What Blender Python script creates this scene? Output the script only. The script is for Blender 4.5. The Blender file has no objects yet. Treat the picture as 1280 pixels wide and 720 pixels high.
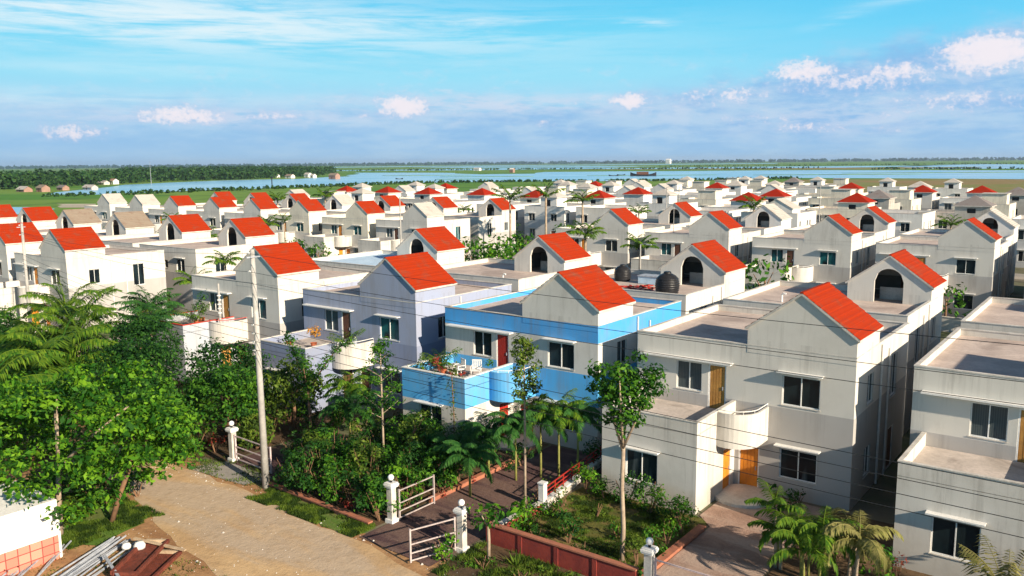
import bpy, math, random
import numpy as np
from mathutils import Vector, Matrix

# ------------------------------------------------------------------ camera
SC = bpy.context.scene
COL = SC.collection
CAMH = 14.0
G = -0.6                                   # level of the ground
YAW, PITCH, ROLL = math.radians(37), math.radians(8.42), math.radians(0.5)
fw = Vector((-math.sin(YAW)*math.cos(PITCH), math.cos(YAW)*math.cos(PITCH), -math.sin(PITCH)))
rt = Vector((math.cos(YAW), math.sin(YAW), 0)); up = rt.cross(fw)
r2 = rt*math.cos(ROLL) - up*math.sin(ROLL); u2 = up*math.cos(ROLL) + rt*math.sin(ROLL)
cam = bpy.data.cameras.new('camera'); camo = bpy.data.objects.new('camera', cam); COL.objects.link(camo)
camo.matrix_world = Matrix(((r2.x, u2.x, -fw.x, 0), (r2.y, u2.y, -fw.y, 0), (r2.z, u2.z, -fw.z, CAMH), (0, 0, 0, 1)))
cam.sensor_width = 36; cam.lens = 36*1060/1280; cam.clip_start = .1; cam.clip_end = 40000
SC.camera = camo

# ------------------------------------------------------------------ light, exposure
SUN_EL = math.radians(23); SUN_DIR = Vector((math.cos(math.radians(-11))*math.cos(SUN_EL), math.sin(math.radians(-11))*math.cos(SUN_EL), math.sin(SUN_EL)))
sl = bpy.data.lights.new('sun', 'SUN'); sl.energy = 5.0; sl.angle = math.radians(.6); sl.color = (1, .86, .67)
so = bpy.data.objects.new('sun', sl); COL.objects.link(so)
so.rotation_euler = SUN_DIR.to_track_quat('Z', 'Y').to_euler()
SC.view_settings.view_transform = 'Standard'; SC.view_settings.look = 'None'
SC.view_settings.gamma = 1; SC.view_settings.use_curve_mapping = False
EXPO = 0.87
SC.view_settings.exposure = EXPO
SC.render.engine = 'CYCLES'
SC.cycles.max_bounces = 5; SC.cycles.diffuse_bounces = 3; SC.cycles.transparent_max_bounces = 6

def srgb(r, g, b):
    def f(c):
        c /= 255.0
        return c/12.92 if c <= .04045 else ((c+.055)/1.055)**2.4
    return (f(r), f(g), f(b), 1)

# ------------------------------------------------------------------ world: sky texture high up, hazy gradient and clouds near the horizon
W = bpy.data.worlds.new('World'); SC.world = W; W.use_nodes = True
nt = W.node_tree; nt.nodes.clear()
def N(t, **k):
    n = nt.nodes.new(t)
    for a, b in k.items(): setattr(n, a, b)
    return n
def M(op, a, b=None, c=None):
    n = N('ShaderNodeMath', operation=op)
    for i, x in enumerate((a, b, c)):
        if x is None: continue
        if isinstance(x, (int, float)): n.inputs[i].default_value = x
        else: nt.links.new(x, n.inputs[i])
    return n.outputs[0]
def VD(v, c):
    n = N('ShaderNodeVectorMath', operation='DOT_PRODUCT'); nt.links.new(v, n.inputs[0]); n.inputs[1].default_value = c
    return n.outputs['Value']
def MIX(f, a, b):
    n = N('ShaderNodeMix', data_type='RGBA')
    for s, x in ((n.inputs['Factor'], f), (n.inputs['A'], a), (n.inputs['B'], b)):
        if isinstance(x, (int, float, tuple)): s.default_value = x
        else: nt.links.new(x, s)
    return n.outputs['Result']
tc = N('ShaderNodeTexCoord'); D = tc.outputs['Generated']
fh = (-math.sin(YAW), math.cos(YAW), 0); rh = (math.cos(YAW), math.sin(YAW), 0)
az = M('MULTIPLY', M('ARCTAN2', VD(D, rh), VD(D, fh)), 57.2958)         # degrees right of the view north-west
el = M('MULTIPLY', M('ARCSINE', VD(D, (0, 0, 1))), 57.2958)
cmb = N('ShaderNodeCombineXYZ'); nt.links.new(az, cmb.inputs[0]); nt.links.new(el, cmb.inputs[1])
AE = cmb.outputs[0]
def NOISE(scale, sx=1, sy=1, detail=6, rough=.55, off=0, dist=0):
    m = N('ShaderNodeMapping'); m.inputs['Scale'].default_value = (sx, sy, 1); m.inputs['Location'].default_value = (off, off*.7, off)
    nt.links.new(AE, m.inputs[0])
    n = N('ShaderNodeTexNoise'); n.inputs['Scale'].default_value = scale; n.inputs['Detail'].default_value = detail
    n.inputs['Roughness'].default_value = rough; n.inputs['Distortion'].default_value = dist
    nt.links.new(m.outputs[0], n.inputs['Vector'])
    return n.outputs['Fac']
def SM(x, lo, hi):
    n = N('ShaderNodeMapRange', interpolation_type='SMOOTHERSTEP'); nt.links.new(x, n.inputs[0])
    n.inputs[1].default_value = lo; n.inputs[2].default_value = hi
    return n.outputs[0]
K = 2**(-EXPO)
def sk(r, g, b):
    c = srgb(r, g, b); return (c[0]*K, c[1]*K, c[2]*K, 1)
ramp = N('ShaderNodeValToRGB'); nt.links.new(M('DIVIDE', el, 40.0), ramp.inputs[0])
cr = ramp.color_ramp
stops = [(0, (172, 208, 238)), (1.5, (160, 204, 240)), (3.5, (168, 218, 246)), (5.5, (154, 226, 250)), (8, (122, 219, 250)), (11, (88, 204, 247)), (20, (70, 170, 238)), (40, (40, 110, 215))]
cr.elements[0].position = 0; cr.elements[0].color = sk(*stops[0][1]); cr.elements[1].position = 1; cr.elements[1].color = sk(*stops[-1][1])
for p, c in stops[1:-1]:
    e = cr.elements.new(p/40); e.color = sk(*c)
grad = ramp.outputs[0]
# right part of the sky is a deeper blue
grad = MIX(M('MULTIPLY', SM(az, 2, 34), .45), grad, sk(92, 200, 250))
def px_az(x): return math.degrees(math.atan((x-640)/1060))
def px_el(y, x): return math.degrees(math.atan((203+(640-x)*.0087-y)/1072))*math.cos(math.radians(px_az(x)))
def BLOB(cx, cy, sx, sy, tilt=0.0):
    # soft ellipse in azimuth and elevation; tilt = rise in degrees per degree
    a = M('SUBTRACT', az, cx); e = M('SUBTRACT', M('SUBTRACT', el, cy), M('MULTIPLY', a, tilt))
    a2 = M('DIVIDE', a, sx); e2 = M('DIVIDE', e, sy)
    return M('EXPONENT', M('MULTIPLY', M('ADD', M('MULTIPLY', a2, a2), M('MULTIPLY', e2, e2)), -1.0))
# thin high cirrus
cir = M('ADD', M('MULTIPLY', NOISE(1, .09, 1.0, 7, .62, 3.1, .5), .75), M('MULTIPLY', NOISE(1, .3, 3.4, 5, .6, 9.0), .25))
m1 = M('MAXIMUM', BLOB(px_az(190), px_el(26, 190), 24, 2.0, -.03), M('MULTIPLY', BLOB(px_az(560), px_el(33, 560), 9, .38, .005), .95))
m1 = M('MAXIMUM', m1, M('MULTIPLY', BLOB(px_az(240), px_el(50, 240), 7, .30, -.06), .85))
m1 = M('MAXIMUM', m1, M('MULTIPLY', BLOB(px_az(798), px_el(36, 798), 1.9, .34, .0), 1.0))
m1 = M('MAXIMUM', m1, M('MULTIPLY', BLOB(px_az(60), px_el(128, 60), 16, .7, .0), .55))
m1 = M('MAXIMUM', m1, M('MULTIPLY', BLOB(px_az(180), px_el(88, 180), 9, .5, .0), .35))
m1 = M('MAXIMUM', m1, M('MULTIPLY', BLOB(px_az(1040), px_el(28, 1040), 2.2, .35, .2), .4))
m1 = M('MAXIMUM', m1, M('MULTIPLY', BLOB(px_az(1110), px_el(5, 1110), 3.0, .35, .1), .4))
cirf = M('MULTIPLY', m1, SM(cir, .33, .62))
sky = MIX(M('MINIMUM', M('MULTIPLY', cirf, .95), 1.0), grad, sk(234, 248, 253))
# lilac haze bank along the horizon, its top higher on the right
edge = M('ADD', M('MULTIPLY', SM(az, 2, 33), 3.6), 3.9)
edge = M('ADD', edge, M('MULTIPLY', M('SUBTRACT', NOISE(1, .28, .5, 6, .6, 5.0), .5), 3.4))
bank = M('SUBTRACT', 1.0, SM(M('SUBTRACT', el, edge), -1.3, 1.1))
bcol = MIX(SM(NOISE(1, .22, 1.0, 6, .6, 1.5), .35, .68), sk(140, 190, 236), sk(180, 212, 240))
sky = MIX(M('MULTIPLY', bank, M('ADD', M('MULTIPLY', SM(az, -22, 8), .42), .5)), sky, bcol)
# pale band at the foot of the bank
sky = MIX(M('MULTIPLY', BLOB(0, .2, 80, 1.1), .45), sky, sk(176, 214, 242))
# lilac-white veils lying in the bank
veil = M('MULTIPLY', M('MAXIMUM', BLOB(px_az(620), px_el(132, 620), 12, .75, .0), M('MAXIMUM', M('MULTIPLY', BLOB(px_az(1040), px_el(150, 1040), 6, 1.1, 0), .75), BLOB(px_az(300), px_el(148, 300), 11, .6, 0))), SM(NOISE(1, .35, 1.7, 7, .62, 12.0), .32, .62))
sky = MIX(M('MULTIPLY', veil, .75), sky, sk(216, 226, 243))
mot = M('MULTIPLY', M('MULTIPLY', SM(NOISE(.55, 1, 2.2, 8, .65, 21.0, .3), .50, .72), BLOB(8, 4.2, 40, 2.0)), .55)
sky = MIX(mot, sky, sk(216, 226, 243))
# heaped cumulus heads, sunlit, flat-footed
nz = NOISE(1.5, 1, 1.25, 9, .62, 7.7)
nz2 = NOISE(3.8, 1, 1.1, 6, .6, 2.2)
cum = None
for (x, y, sx, sy, k) in [(100, 166, 1.9, .55, .8), (238, 145, 2.5, .62, .95), (350, 146, 2.4, .42, .6), (508, 134, 1.7, .72, 1.05), (460, 145, .8, .3, .5), (785, 127, 1.2, .55, 1.0), (680, 156, 1.1, .35, .55),
                       (720, 130, 1.6, .35, .4), (998, 92, 1.9, .75, 1.0), (1108, 92, 1.9, .62, .85), (1222, 68, 2.4, 1.1, 1.15), (1060, 104, 6.0, .8, .66), (900, 122, 4.0, .8, .6), (1190, 128, 4.5, .9, .6), (940, 150, 3.5, .5, .5), (1180, 84, 1.6, .5, .7), (1272, 40, 1.0, .5, .6), (1010, 160, 2.3, .42, .6), (1100, 146, 1.4, .42, .55), (1108, 162, 1.0, .38, .5), (1070, 118, 1.8, .3, .5)]:
    b = M('MULTIPLY', BLOB(px_az(x), px_el(y, x), sx*1.3, sy*1.25), k)
    cum = b if cum is None else M('MAXIMUM', cum, b)
dens = M('ADD', M('MULTIPLY', cum, 1.22), M('MULTIPLY', M('SUBTRACT', nz, .5), 1.45))
dens = M('ADD', dens, M('MULTIPLY', M('SUBTRACT', nz2, .5), .7))
cumf = M('MULTIPLY', SM(dens, .20, 1.35), SM(cum, .08, .45))
ccol = MIX(SM(M('ADD', dens, M('MULTIPLY', M('SUBTRACT', nz2, .5), .6)), .5, 1.0), sk(194, 208, 238), sk(248, 240, 246))
sky = MIX(M('MULTIPLY', cumf, .95), sky, ccol)
nish = N('ShaderNodeTexSky', sky_type='NISHITA'); nish.sun_disc = False
nish.sun_elevation = SUN_EL; nish.sun_rotation = math.atan2(SUN_DIR.x, SUN_DIR.y)
nish.dust_density = 1.2; nish.ozone_density = 1.5
nm = N('ShaderNodeVectorMath', operation='SCALE'); nt.links.new(nish.outputs[0], nm.inputs[0]); nm.inputs['Scale'].default_value = .05
final = MIX(SM(el, 14, 34), sky, nm.outputs[0])
bg = N('ShaderNodeBackground'); nt.links.new(final, bg.inputs[0]); bg.inputs[1].default_value = 1.0
wo = N('ShaderNodeOutputWorld'); nt.links.new(bg.outputs[0], wo.inputs[0])
W.cycles.sampling_method = 'MANUAL'; W.cycles.sample_map_resolution = 512

# ------------------------------------------------------------------ materials
class Mat:
    """small builder for node materials"""
    def __init__(s, name, rough=.8, spec=.3):
        s.m = bpy.data.materials.new(name); s.m.use_nodes = True; s.t = s.m.node_tree
        s.b = s.t.nodes['Principled BSDF']; s.b.inputs['Roughness'].default_value = rough
        s.b.inputs['Specular IOR Level'].default_value = spec
        s.co = s.n('ShaderNodeTexCoord').outputs['Object']
    def n(s, t, **k):
        n = s.t.nodes.new(t)
        for a, b in k.items(): setattr(n, a, b)
        return n
    def set(s, sock, x):
        if isinstance(x, (int, float, tuple)): sock.default_value = x
        else: s.t.links.new(x, sock)
    def math(s, op, a, b=0.0):
        n = s.n('ShaderNodeMath', operation=op); s.set(n.inputs[0], a); s.set(n.inputs[1], b); return n.outputs[0]
    def mix(s, f, a, b, bt='MIX'):
        n = s.n('ShaderNodeMix', data_type='RGBA', blend_type=bt); s.set(n.inputs['Factor'], f); s.set(n.inputs['A'], a); s.set(n.inputs['B'], b); return n.outputs['Result']
    def noise(s, scale=1, sc=(1, 1, 1), detail=5, rough=.6, dist=0, vec=None):
        m = s.n('ShaderNodeMapping'); m.inputs['Scale'].default_value = sc; s.t.links.new(vec or s.co, m.inputs[0])
        n = s.n('ShaderNodeTexNoise'); s.t.links.new(m.outputs[0], n.inputs['Vector'])
        n.inputs['Scale'].default_value = scale; n.inputs['Detail'].default_value = detail; n.inputs['Roughness'].default_value = rough; n.inputs['Distortion'].default_value = dist
        return n.outputs['Fac']
    def sm(s, x, lo, hi):
        n = s.n('ShaderNodeMapRange', interpolation_type='SMOOTHSTEP'); s.set(n.inputs[0], x); n.inputs[1].default_value = lo; n.inputs[2].default_value = hi; return n.outputs[0]
    def col(s, x): s.set(s.b.inputs['Base Color'], x); return s
    def bump(s, h, strength=.3, dist=.02):
        n = s.n('ShaderNodeBump'); n.inputs['Strength'].default_value = strength; n.inputs['Distance'].default_value = dist
        s.set(n.inputs['Height'], h); s.t.links.new(n.outputs[0], s.b.inputs['Normal']); return s
    def z(s):
        n = s.n('ShaderNodeSeparateXYZ'); s.t.links.new(s.co, n.inputs[0]); return n.outputs

def c4(r, g, b): return (r, g, b, 1)

def wall_mat(name, base, band=None, band2=None, dirt=.5):
    """lime-washed render: rain streaks, patchy grime; band = painted strip between floors, band2 = painted parapet strip"""
    m = Mat(name, .85, .2)
    xyz = m.z(); z = xyz[2]
    c = base
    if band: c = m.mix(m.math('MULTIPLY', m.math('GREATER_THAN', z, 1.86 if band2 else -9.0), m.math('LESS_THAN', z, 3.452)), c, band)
    if band2: c = m.mix(m.math('MULTIPLY', m.math('GREATER_THAN', z, 5.12), m.math('LESS_THAN', z, 6.05)), c, band2)
    geo = m.n('ShaderNodeNewGeometry')
    st = m.math('MULTIPLY', m.noise(1, (1.7, 1.7, .16), 8, .75, .5, vec=geo.outputs['Position']), m.math('ADD', m.math('MULTIPLY', m.noise(.22, (1, 1, 1), 3, .5, vec=geo.outputs['Position']), .9), .55))
    pt = m.noise(.35, (1, 1, 1), 6, .65, vec=geo.outputs['Position'])
    c = m.mix(m.math('MULTIPLY', m.sm(st, .50, .72), .7*dirt), c, c4(.20, .18, .15))
    c = m.mix(m.math('MULTIPLY', m.sm(pt, .42, .66), .55*dirt), c, c4(.30, .27, .23))
    run = m.noise(1, (3.4, 3.4, .12), 6, .7, vec=geo.outputs['Position'])
    und = m.math('MAXIMUM', m.math('MULTIPLY', m.sm(z, 4.3, 5.9), m.math('LESS_THAN', z, 6.3)), m.math('MULTIPLY', m.sm(z, 1.9, 3.2), m.math('LESS_THAN', z, 3.45)))
    c = m.mix(m.math('MULTIPLY', m.math('MULTIPLY', und, m.sm(run, .50, .66)), .6*dirt), c, c4(.13, .12, .11))
    # splash dirt near the ground and under the coping
    lo = m.math('SUBTRACT', 1.0, m.sm(m.math('ADD', z, m.math('MULTIPLY', pt, -.9)), -1.1, .35))
    c = m.mix(m.math('MULTIPLY', lo, .55*dirt), c, c4(.16, .13, .09))
    m.col(c); m.bump(m.noise(14, (1, 1, 1), 4, .6), .25, .01)
    return m.m

WH = c4(.60, .575, .525)
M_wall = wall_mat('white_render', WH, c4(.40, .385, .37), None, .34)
M_wing = wall_mat('pale_wing_render', c4(.59, .565, .52), None, None, .5)
M_wallb = wall_mat('white_and_blue_render', c4(.58, .56, .52), c4(.085, .38, .72), c4(.06, .31, .68), .4)
M_wallp = wall_mat('lavender_render', c4(.29, .33, .45), c4(.22, .26, .38), None, .4)
M_wallh = wall_mat('white_side_render', c4(.70, .68, .64), c4(.50, .50, .50), None, .3)
M_wallg = wall_mat('bare_cement_render', c4(.42, .40, .36), None, None, .8)
M_wallc = wall_mat('cream_render', c4(.74, .68, .55), c4(.56, .54, .50), None, .5)

def tile_mat(name, a, b, dirty):
    m = Mat(name, .85, .06)
    xyz = m.z()
    w = m.n('ShaderNodeTexWave', wave_type='BANDS', bands_direction='Y'); w.inputs['Scale'].default_value = 1.7; w.inputs['Distortion'].default_value = .1
    m.t.links.new(m.co, w.inputs[0])
    w2 = m.n('ShaderNodeTexWave', wave_type='BANDS', bands_direction='Z'); w2.inputs['Scale'].default_value = 2.3
    m.t.links.new(m.co, w2.inputs[0])
    geo = m.n('ShaderNodeNewGeometry')
    n1 = m.noise(1.1, (1, 1, 1), 6, .7, vec=geo.outputs['Position']); n2 = m.noise(9, (1, 1, 1), 3, .6, vec=geo.outputs['Position'])
    c = m.mix(m.math('ADD', m.math('MULTIPLY', n2, .6), m.math('MULTIPLY', n1, .5)), a, b)
    c = m.mix(m.math('MULTIPLY', m.sm(n1, .5, .75), dirty), c, c4(.16, .08, .05))
    c = m.mix(m.math('MULTIPLY', m.sm(w2.outputs['Fac'], .75, 1.0), .35), c, c4(.20, .02, .01))
    m.col(c); h = m.math('ADD', w.outputs['Fac'], m.math('MULTIPLY', w2.outputs['Fac'], .6)); m.bump(h, .3, .03)
    return m.m
M_red = tile_mat('red_painted_tile', c4(.40, .036, .006), c4(.24, .020, .004), .7)
M_darkred = tile_mat('dark_red_tile', c4(.34, .020, .004), c4(.27, .016, .004), .3)
M_tan = tile_mat('bare_clay_tile', c4(.31, .27, .21), c4(.21, .17, .13), .5)
M_pale = tile_mat('pale_cement_tile', c4(.52, .50, .45), c4(.42, .40, .36), .35)
M_grey = tile_mat('grey_cement_tile', c4(.24, .23, .22), c4(.17, .165, .16), .4)

def flat_mat(name, a, b, scale=.6, rough=.9, c=None, cs=.5, bumpy=.3, world=False, spec=.2):
    m = Mat(name, rough, spec)
    v = m.n('ShaderNodeNewGeometry').outputs['Position'] if world else None
    n1 = m.noise(scale, (1, 1, 1), 7, .65, .4, v); n2 = m.noise(scale*9, (1, 1, 1), 4, .6, 0, v)
    k = m.mix(m.sm(n1, .32, .68), a, b)
    k = m.mix(m.math('MULTIPLY', m.sm(n2, .4, .7), .35), k, m.mix(.5, a, c4(.05, .045, .04)))
    if c: k = m.mix(m.math('MULTIPLY', m.sm(m.noise(scale*.45, (1, 1, 1), 5, .6, .8, v), .52, .66), cs), k, c)
    m.col(k); m.bump(n2, bumpy, .03)
    return m.m
M_deck = flat_mat('weathered_roof_concrete', c4(.56, .46, .40), c4(.42, .34, .30), .55, .9, c4(.20, .15, .13), .45, world=True)
M_deckb = flat_mat('pale_blue_roof_coat', c4(.52, .66, .78), c4(.42, .56, .70), .4, .8, world=True)
M_decktan = flat_mat('terrace_concrete', c4(.55, .48, .43), c4(.40, .35, .31), .8, .9, c4(.18, .15, .13), .6, world=True)
M_coping = flat_mat('coping_plaster', c4(.62, .59, .54), c4(.42, .39, .35), 1.2, world=True)
M_copred = flat_mat('red_coping_paint', c4(.62, .06, .03), c4(.42, .05, .03), 1.2)
M_white = flat_mat('white_paint', c4(.78, .77, .74), c4(.66, .65, .62), 2.5, .55)
M_wframe = flat_mat('white_window_frame', c4(.80, .80, .78), c4(.70, .70, .68), 2.5, .4)
M_orange = flat_mat('orange_varnished_wood', c4(.72, .27, .03), c4(.55, .19, .025), 1.5, .45)
M_tanwood = flat_mat('ochre_wood', c4(.52, .27, .07), c4(.40, .19, .05), 1.5, .5)
M_maroon = flat_mat('maroon_paint', c4(.42, .03, .02), c4(.30, .025, .02), 1.5, .45)
M_brownwood = flat_mat('brown_wood', c4(.16, .07, .04), c4(.10, .045, .03), 1.5, .5)
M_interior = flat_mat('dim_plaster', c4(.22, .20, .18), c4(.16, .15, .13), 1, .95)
M_black = flat_mat('black_plastic_and_shade', c4(.015, .015, .017), c4(.025, .025, .028), 3, .35)
M_pole = flat_mat('pale_concrete_pole', c4(.46, .44, .41), c4(.30, .29, .27), 1.0, .85)
M_metal = flat_mat('painted_steel', c4(.62, .50, .50), c4(.45, .36, .36), 4, .45)
M_gatew = flat_mat('dusty_white_steel', c4(.50, .43, .41), c4(.34, .28, .27), 4, .5)
M_brickr = flat_mat('maroon_brick', c4(.30, .05, .035), c4(.20, .035, .03), 2, .85)
M_kerbr = flat_mat('brick_kerb', c4(.42, .16, .09), c4(.30, .12, .08), 3, .85)
M_globe = flat_mat('white_globe', c4(.85, .85, .83), c4(.80, .80, .78), 2, .3)
M_trunk = flat_mat('pale_bark', c4(.42, .33, .24), c4(.24, .18, .13), 3, .9)
M_trunkd = flat_mat('brown_bark', c4(.24, .13, .07), c4(.13, .08, .05), 3, .9)
M_stemg = flat_mat('green_stem', c4(.30, .28, .08), c4(.18, .20, .05), 3, .7)
M_pot = flat_mat('terracotta', c4(.45, .13, .06), c4(.34, .10, .05), 3, .8)
M_rust = flat_mat('rusty_iron', c4(.20, .05, .03), c4(.10, .03, .02), 4, .8)
M_grey2 = flat_mat('grey_steel', c4(.42, .44, .48), c4(.26, .28, .32), 4, .5)
M_wire = flat_mat('wire_black', c4(.02, .02, .02), c4(.03, .03, .03), 3, .6)
M_wood = flat_mat('raw_plank', c4(.55, .42, .28), c4(.38, .27, .17), 3, .8)
M_hut = flat_mat('whitewash', c4(.80, .78, .74), c4(.70, .67, .62), .8, .8)

def glass_mat(name, tint):
    m = Mat(name, .18, .22); n = m.noise(1.1, (1, 1, .5), 3, .5)
    oi = m.n('ShaderNodeObjectInfo').outputs['Random']; w = m.n('ShaderNodeTexWave', wave_type='BANDS', bands_direction='X'); w.inputs['Scale'].default_value = 4.0; m.t.links.new(m.co, w.inputs[0])
    cur = m.math('MULTIPLY', m.math('GREATER_THAN', oi, .62), m.sm(m.noise(.9, (1, 1, .12), 2, .5), .48, .52))
    c = m.mix(m.sm(n, .4, .62), tint, c4(.006, .009, .012)); m.col(m.mix(m.math('MULTIPLY', cur, .8), c, m.mix(w.outputs['Fac'], c4(.085, .105, .11), c4(.05, .07, .08)))); return m.m
M_glass = glass_mat('dark_glass', c4(.012, .022, .026))
M_glasst = glass_mat('teal_glass', c4(.015, .10, .11))

def redtile_mat():
    m = Mat('red_wall_tile', .5, .4)
    b = m.n('ShaderNodeTexBrick'); b.offset = 0; b.inputs['Scale'].default_value = 1.0; b.inputs['Brick Width'].default_value = .42; b.inputs['Row Height'].default_value = .36
    b.inputs['Mortar Size'].default_value = .02; b.inputs['Color1'].default_value = c4(.62, .17, .12); b.inputs['Color2'].default_value = c4(.72, .28, .20); b.inputs['Mortar'].default_value = c4(.25, .06, .05)
    mp = m.n('ShaderNodeCombineXYZ'); o = m.z(); m.t.links.new(m.math('ADD', o[0], o[1]), mp.inputs[0]); m.t.links.new(o[2], mp.inputs[1])
    m.t.links.new(mp.outputs[0], b.inputs['Vector']); m.col(b.outputs['Color']); return m.m
M_redtile = redtile_mat()

def leaf_mat(name, a, b, dark=None, rough=.45, tr=.28):
    m = Mat(name, .6, .12); t = m.t
    geo = m.n('ShaderNodeNewGeometry'); ri = geo.outputs['Random Per Island']
    nz = m.noise(1.5, (1, 1, 1), 3, .55)
    c = m.mix(ri, a, b)
    if dark: c = m.mix(m.sm(nz, .46, .56), c, dark)  # lit and shaded leaf clumps put into the colour as noise patches
    m.col(c)
    tl = m.n('ShaderNodeBsdfTranslucent'); m.set(tl.inputs[0], m.mix(.5, c, b))
    mx = m.n('ShaderNodeMixShader'); mx.inputs[0].default_value = tr
    t.links.new(m.b.outputs[0], mx.inputs[1]); t.links.new(tl.outputs[0], mx.inputs[2])
    t.links.new(mx.outputs[0], t.nodes['Material Output'].inputs['Surface'])
    return m.m
L_bright = leaf_mat('bright_leaf', c4(.022, .11, .008), c4(.15, .31, .015), c4(.018, .08, .007))
L_bright2 = leaf_mat('fresh_leaf', c4(.028, .125, .008), c4(.16, .32, .015), c4(.015, .07, .006))
L_mid = leaf_mat('mid_green_leaf', c4(.018, .090, .009), c4(.095, .225, .015), c4(.012, .055, .008))
L_dark = leaf_mat('dark_green_leaf', c4(.010, .055, .010), c4(.05, .14, .016), c4(.008, .036, .008))
L_olive = leaf_mat('olive_leaf', c4(.05, .11, .012), c4(.15, .21, .025), c4(.03, .06, .010))
L_palm = leaf_mat('palm_leaf', c4(.022, .095, .010), c4(.15, .24, .020), None)
L_palmd = leaf_mat('dark_palm_leaf', c4(.02, .09, .02), c4(.06, .16, .03), None)
L_dry = leaf_mat('dry_palm_leaf', c4(.16, .17, .04), c4(.30, .27, .10), None)
L_redl = leaf_mat('red_leaf', c4(.30, .03, .02), c4(.16, .05, .03), None)
L_orange = leaf_mat('orange_leaf', c4(.55, .22, .03), c4(.35, .22, .03), None)
L_far = leaf_mat('far_forest_leaf', c4(.018, .060, .014), c4(.05, .11, .02), c4(.012, .038, .012), .9, .1)
L_horiz = leaf_mat('horizon_forest_leaf', c4(.010, .045, .040), c4(.02, .07, .05), None, .9, .05)  # blue of the distant air is put into this leaf colour

# ------------------------------------------------------------------ mesh builder
class MB:
    def __init__(s): s.v = []; s.f = []; s.mi = []; s.mats = []
    def m(s, mat):
        if mat not in s.mats: s.mats.append(mat)
        return s.mats.index(mat)
    def face(s, pts, mat, nrm=None):
        if nrm is not None:
            a, b, c = Vector(pts[0]), Vector(pts[1]), Vector(pts[2]); n = (b-a).cross(c-a)
            if len(pts) > 3 and n.length < 1e-9: n = (c-b).cross(Vector(pts[3])-b)
            if n.dot(Vector(nrm)) < 0: pts = list(pts)[::-1]
        i = len(s.v); s.v += [tuple(p) for p in pts]; s.f.append(tuple(range(i, i+len(pts)))); s.mi.append(s.m(mat))
    def box(s, x0, x1, y0, y1, z0, z1, mat, rot=None, at=(0, 0, 0)):
        P = [Vector((x, y, z)) for z in (z0, z1) for y in (y0, y1) for x in (x0, x1)]
        if rot is not None: P = [rot @ p for p in P]
        P = [p+Vector(at) for p in P]
        i = len(s.v); s.v += [tuple(p) for p in P]; k = s.m(mat)
        for q in ((0, 2, 3, 1), (4, 5, 7, 6), (0, 1, 5, 4), (2, 6, 7, 3), (0, 4, 6, 2), (1, 3, 7, 5)):
            s.f.append(tuple(i+j for j in q)); s.mi.append(k)
    def extrude(s, poly, z0, z1, mat, side=None):
        n = len(poly); i = len(s.v); s.v += [(x, y, z0) for x, y in poly]+[(x, y, z1) for x, y in poly]; k = s.m(mat); k2 = s.m(side or mat)
        s.f.append(tuple(i+n+j for j in range(n))); s.mi.append(k); s.f.append(tuple(i+j for j in reversed(range(n)))); s.mi.append(k)
        for j in range(n): s.f.append((i+j, i+(j+1) % n, i+n+(j+1) % n, i+n+j)); s.mi.append(k2)
    def tube(s, pts, rad, mat, n=8, cap=True):
        pts = [Vector(p) for p in pts]; k = s.m(mat); base = len(s.v)
        if isinstance(rad, (int, float)): rad = [rad]*len(pts)
        for j, p in enumerate(pts):
            d = (pts[min(j+1, len(pts)-1)]-pts[max(j-1, 0)]).normalized()
            a = d.orthogonal().normalized() if j == 0 else (pa - d*pa.dot(d)).normalized(); pa = a; b = d.cross(a)
            for q in range(n):
                t = 2*math.pi*q/n; s.v.append(tuple(p+(a*math.cos(t)+b*math.sin(t))*rad[j]))
        for j in range(len(pts)-1):
            for q in range(n):
                s.f.append((base+j*n+q, base+j*n+(q+1) % n, base+(j+1)*n+(q+1) % n, base+(j+1)*n+q)); s.mi.append(k)
        if cap:
            s.f.append(tuple(base+q for q in reversed(range(n)))); s.mi.append(k)
            s.f.append(tuple(base+(len(pts)-1)*n+q for q in range(n))); s.mi.append(k)
    def lathe(s, prof, c, mat, n=16):
        k = s.m(mat); base = len(s.v)
        for r, z in prof:
            for q in range(n):
                t = 2*math.pi*q/n; s.v.append((c[0]+r*math.cos(t), c[1]+r*math.sin(t), c[2]+z))
        for j in range(len(prof)-1):
            for q in range(n): s.f.append((base+j*n+q, base+j*n+(q+1) % n, base+(j+1)*n+(q+1) % n, base+(j+1)*n+q)); s.mi.append(k)
    def build(s, name, parent=None, smooth=False, flip=False, loc=(0, 0, 0)):
        me = bpy.data.meshes.new(name)
        v, f = s.v, s.f
        if flip: v = [(x, -y, z) for x, y, z in v]; f = [t[::-1] for t in f]
        me.from_pydata(v, [], f)
        for m in s.mats: me.materials.append(m)
        me.polygons.foreach_set('material_index', s.mi)
        if smooth: me.polygons.foreach_set('use_smooth', [True]*len(me.polygons))
        me.update()
        o = bpy.data.objects.new(name, me); COL.objects.link(o); o.location = loc
        if parent: o.parent = parent
        return o

def tag(o, label=None, cat=None, group=None, kind=None):
    if label: o['label'] = label
    if cat: o['category'] = cat
    if group: o['group'] = group
    if kind: o['kind'] = kind
    return o
def empty(name, loc=(0, 0, 0), rz=0, label=None, cat=None, group=None):
    o = bpy.data.objects.new(name, None); COL.objects.link(o); o.location = loc; o.rotation_euler = (0, 0, rz); o.empty_display_size = .3
    return tag(o, label, cat, group)
KIDS = {}
def kids(o): return [c for c in bpy.data.objects if c.parent == o] if o.name not in KIDS else KIDS[o.name]
def tree_of(o):
    return (o, [tree_of(c) for c in o.children])
def dup_tree(t, parent=None):
    o, ch = t; c = o.copy(); COL.objects.link(c)
    if parent is not None: c.parent = parent
    for k in ch: dup_tree(k, c)
    return c

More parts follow.
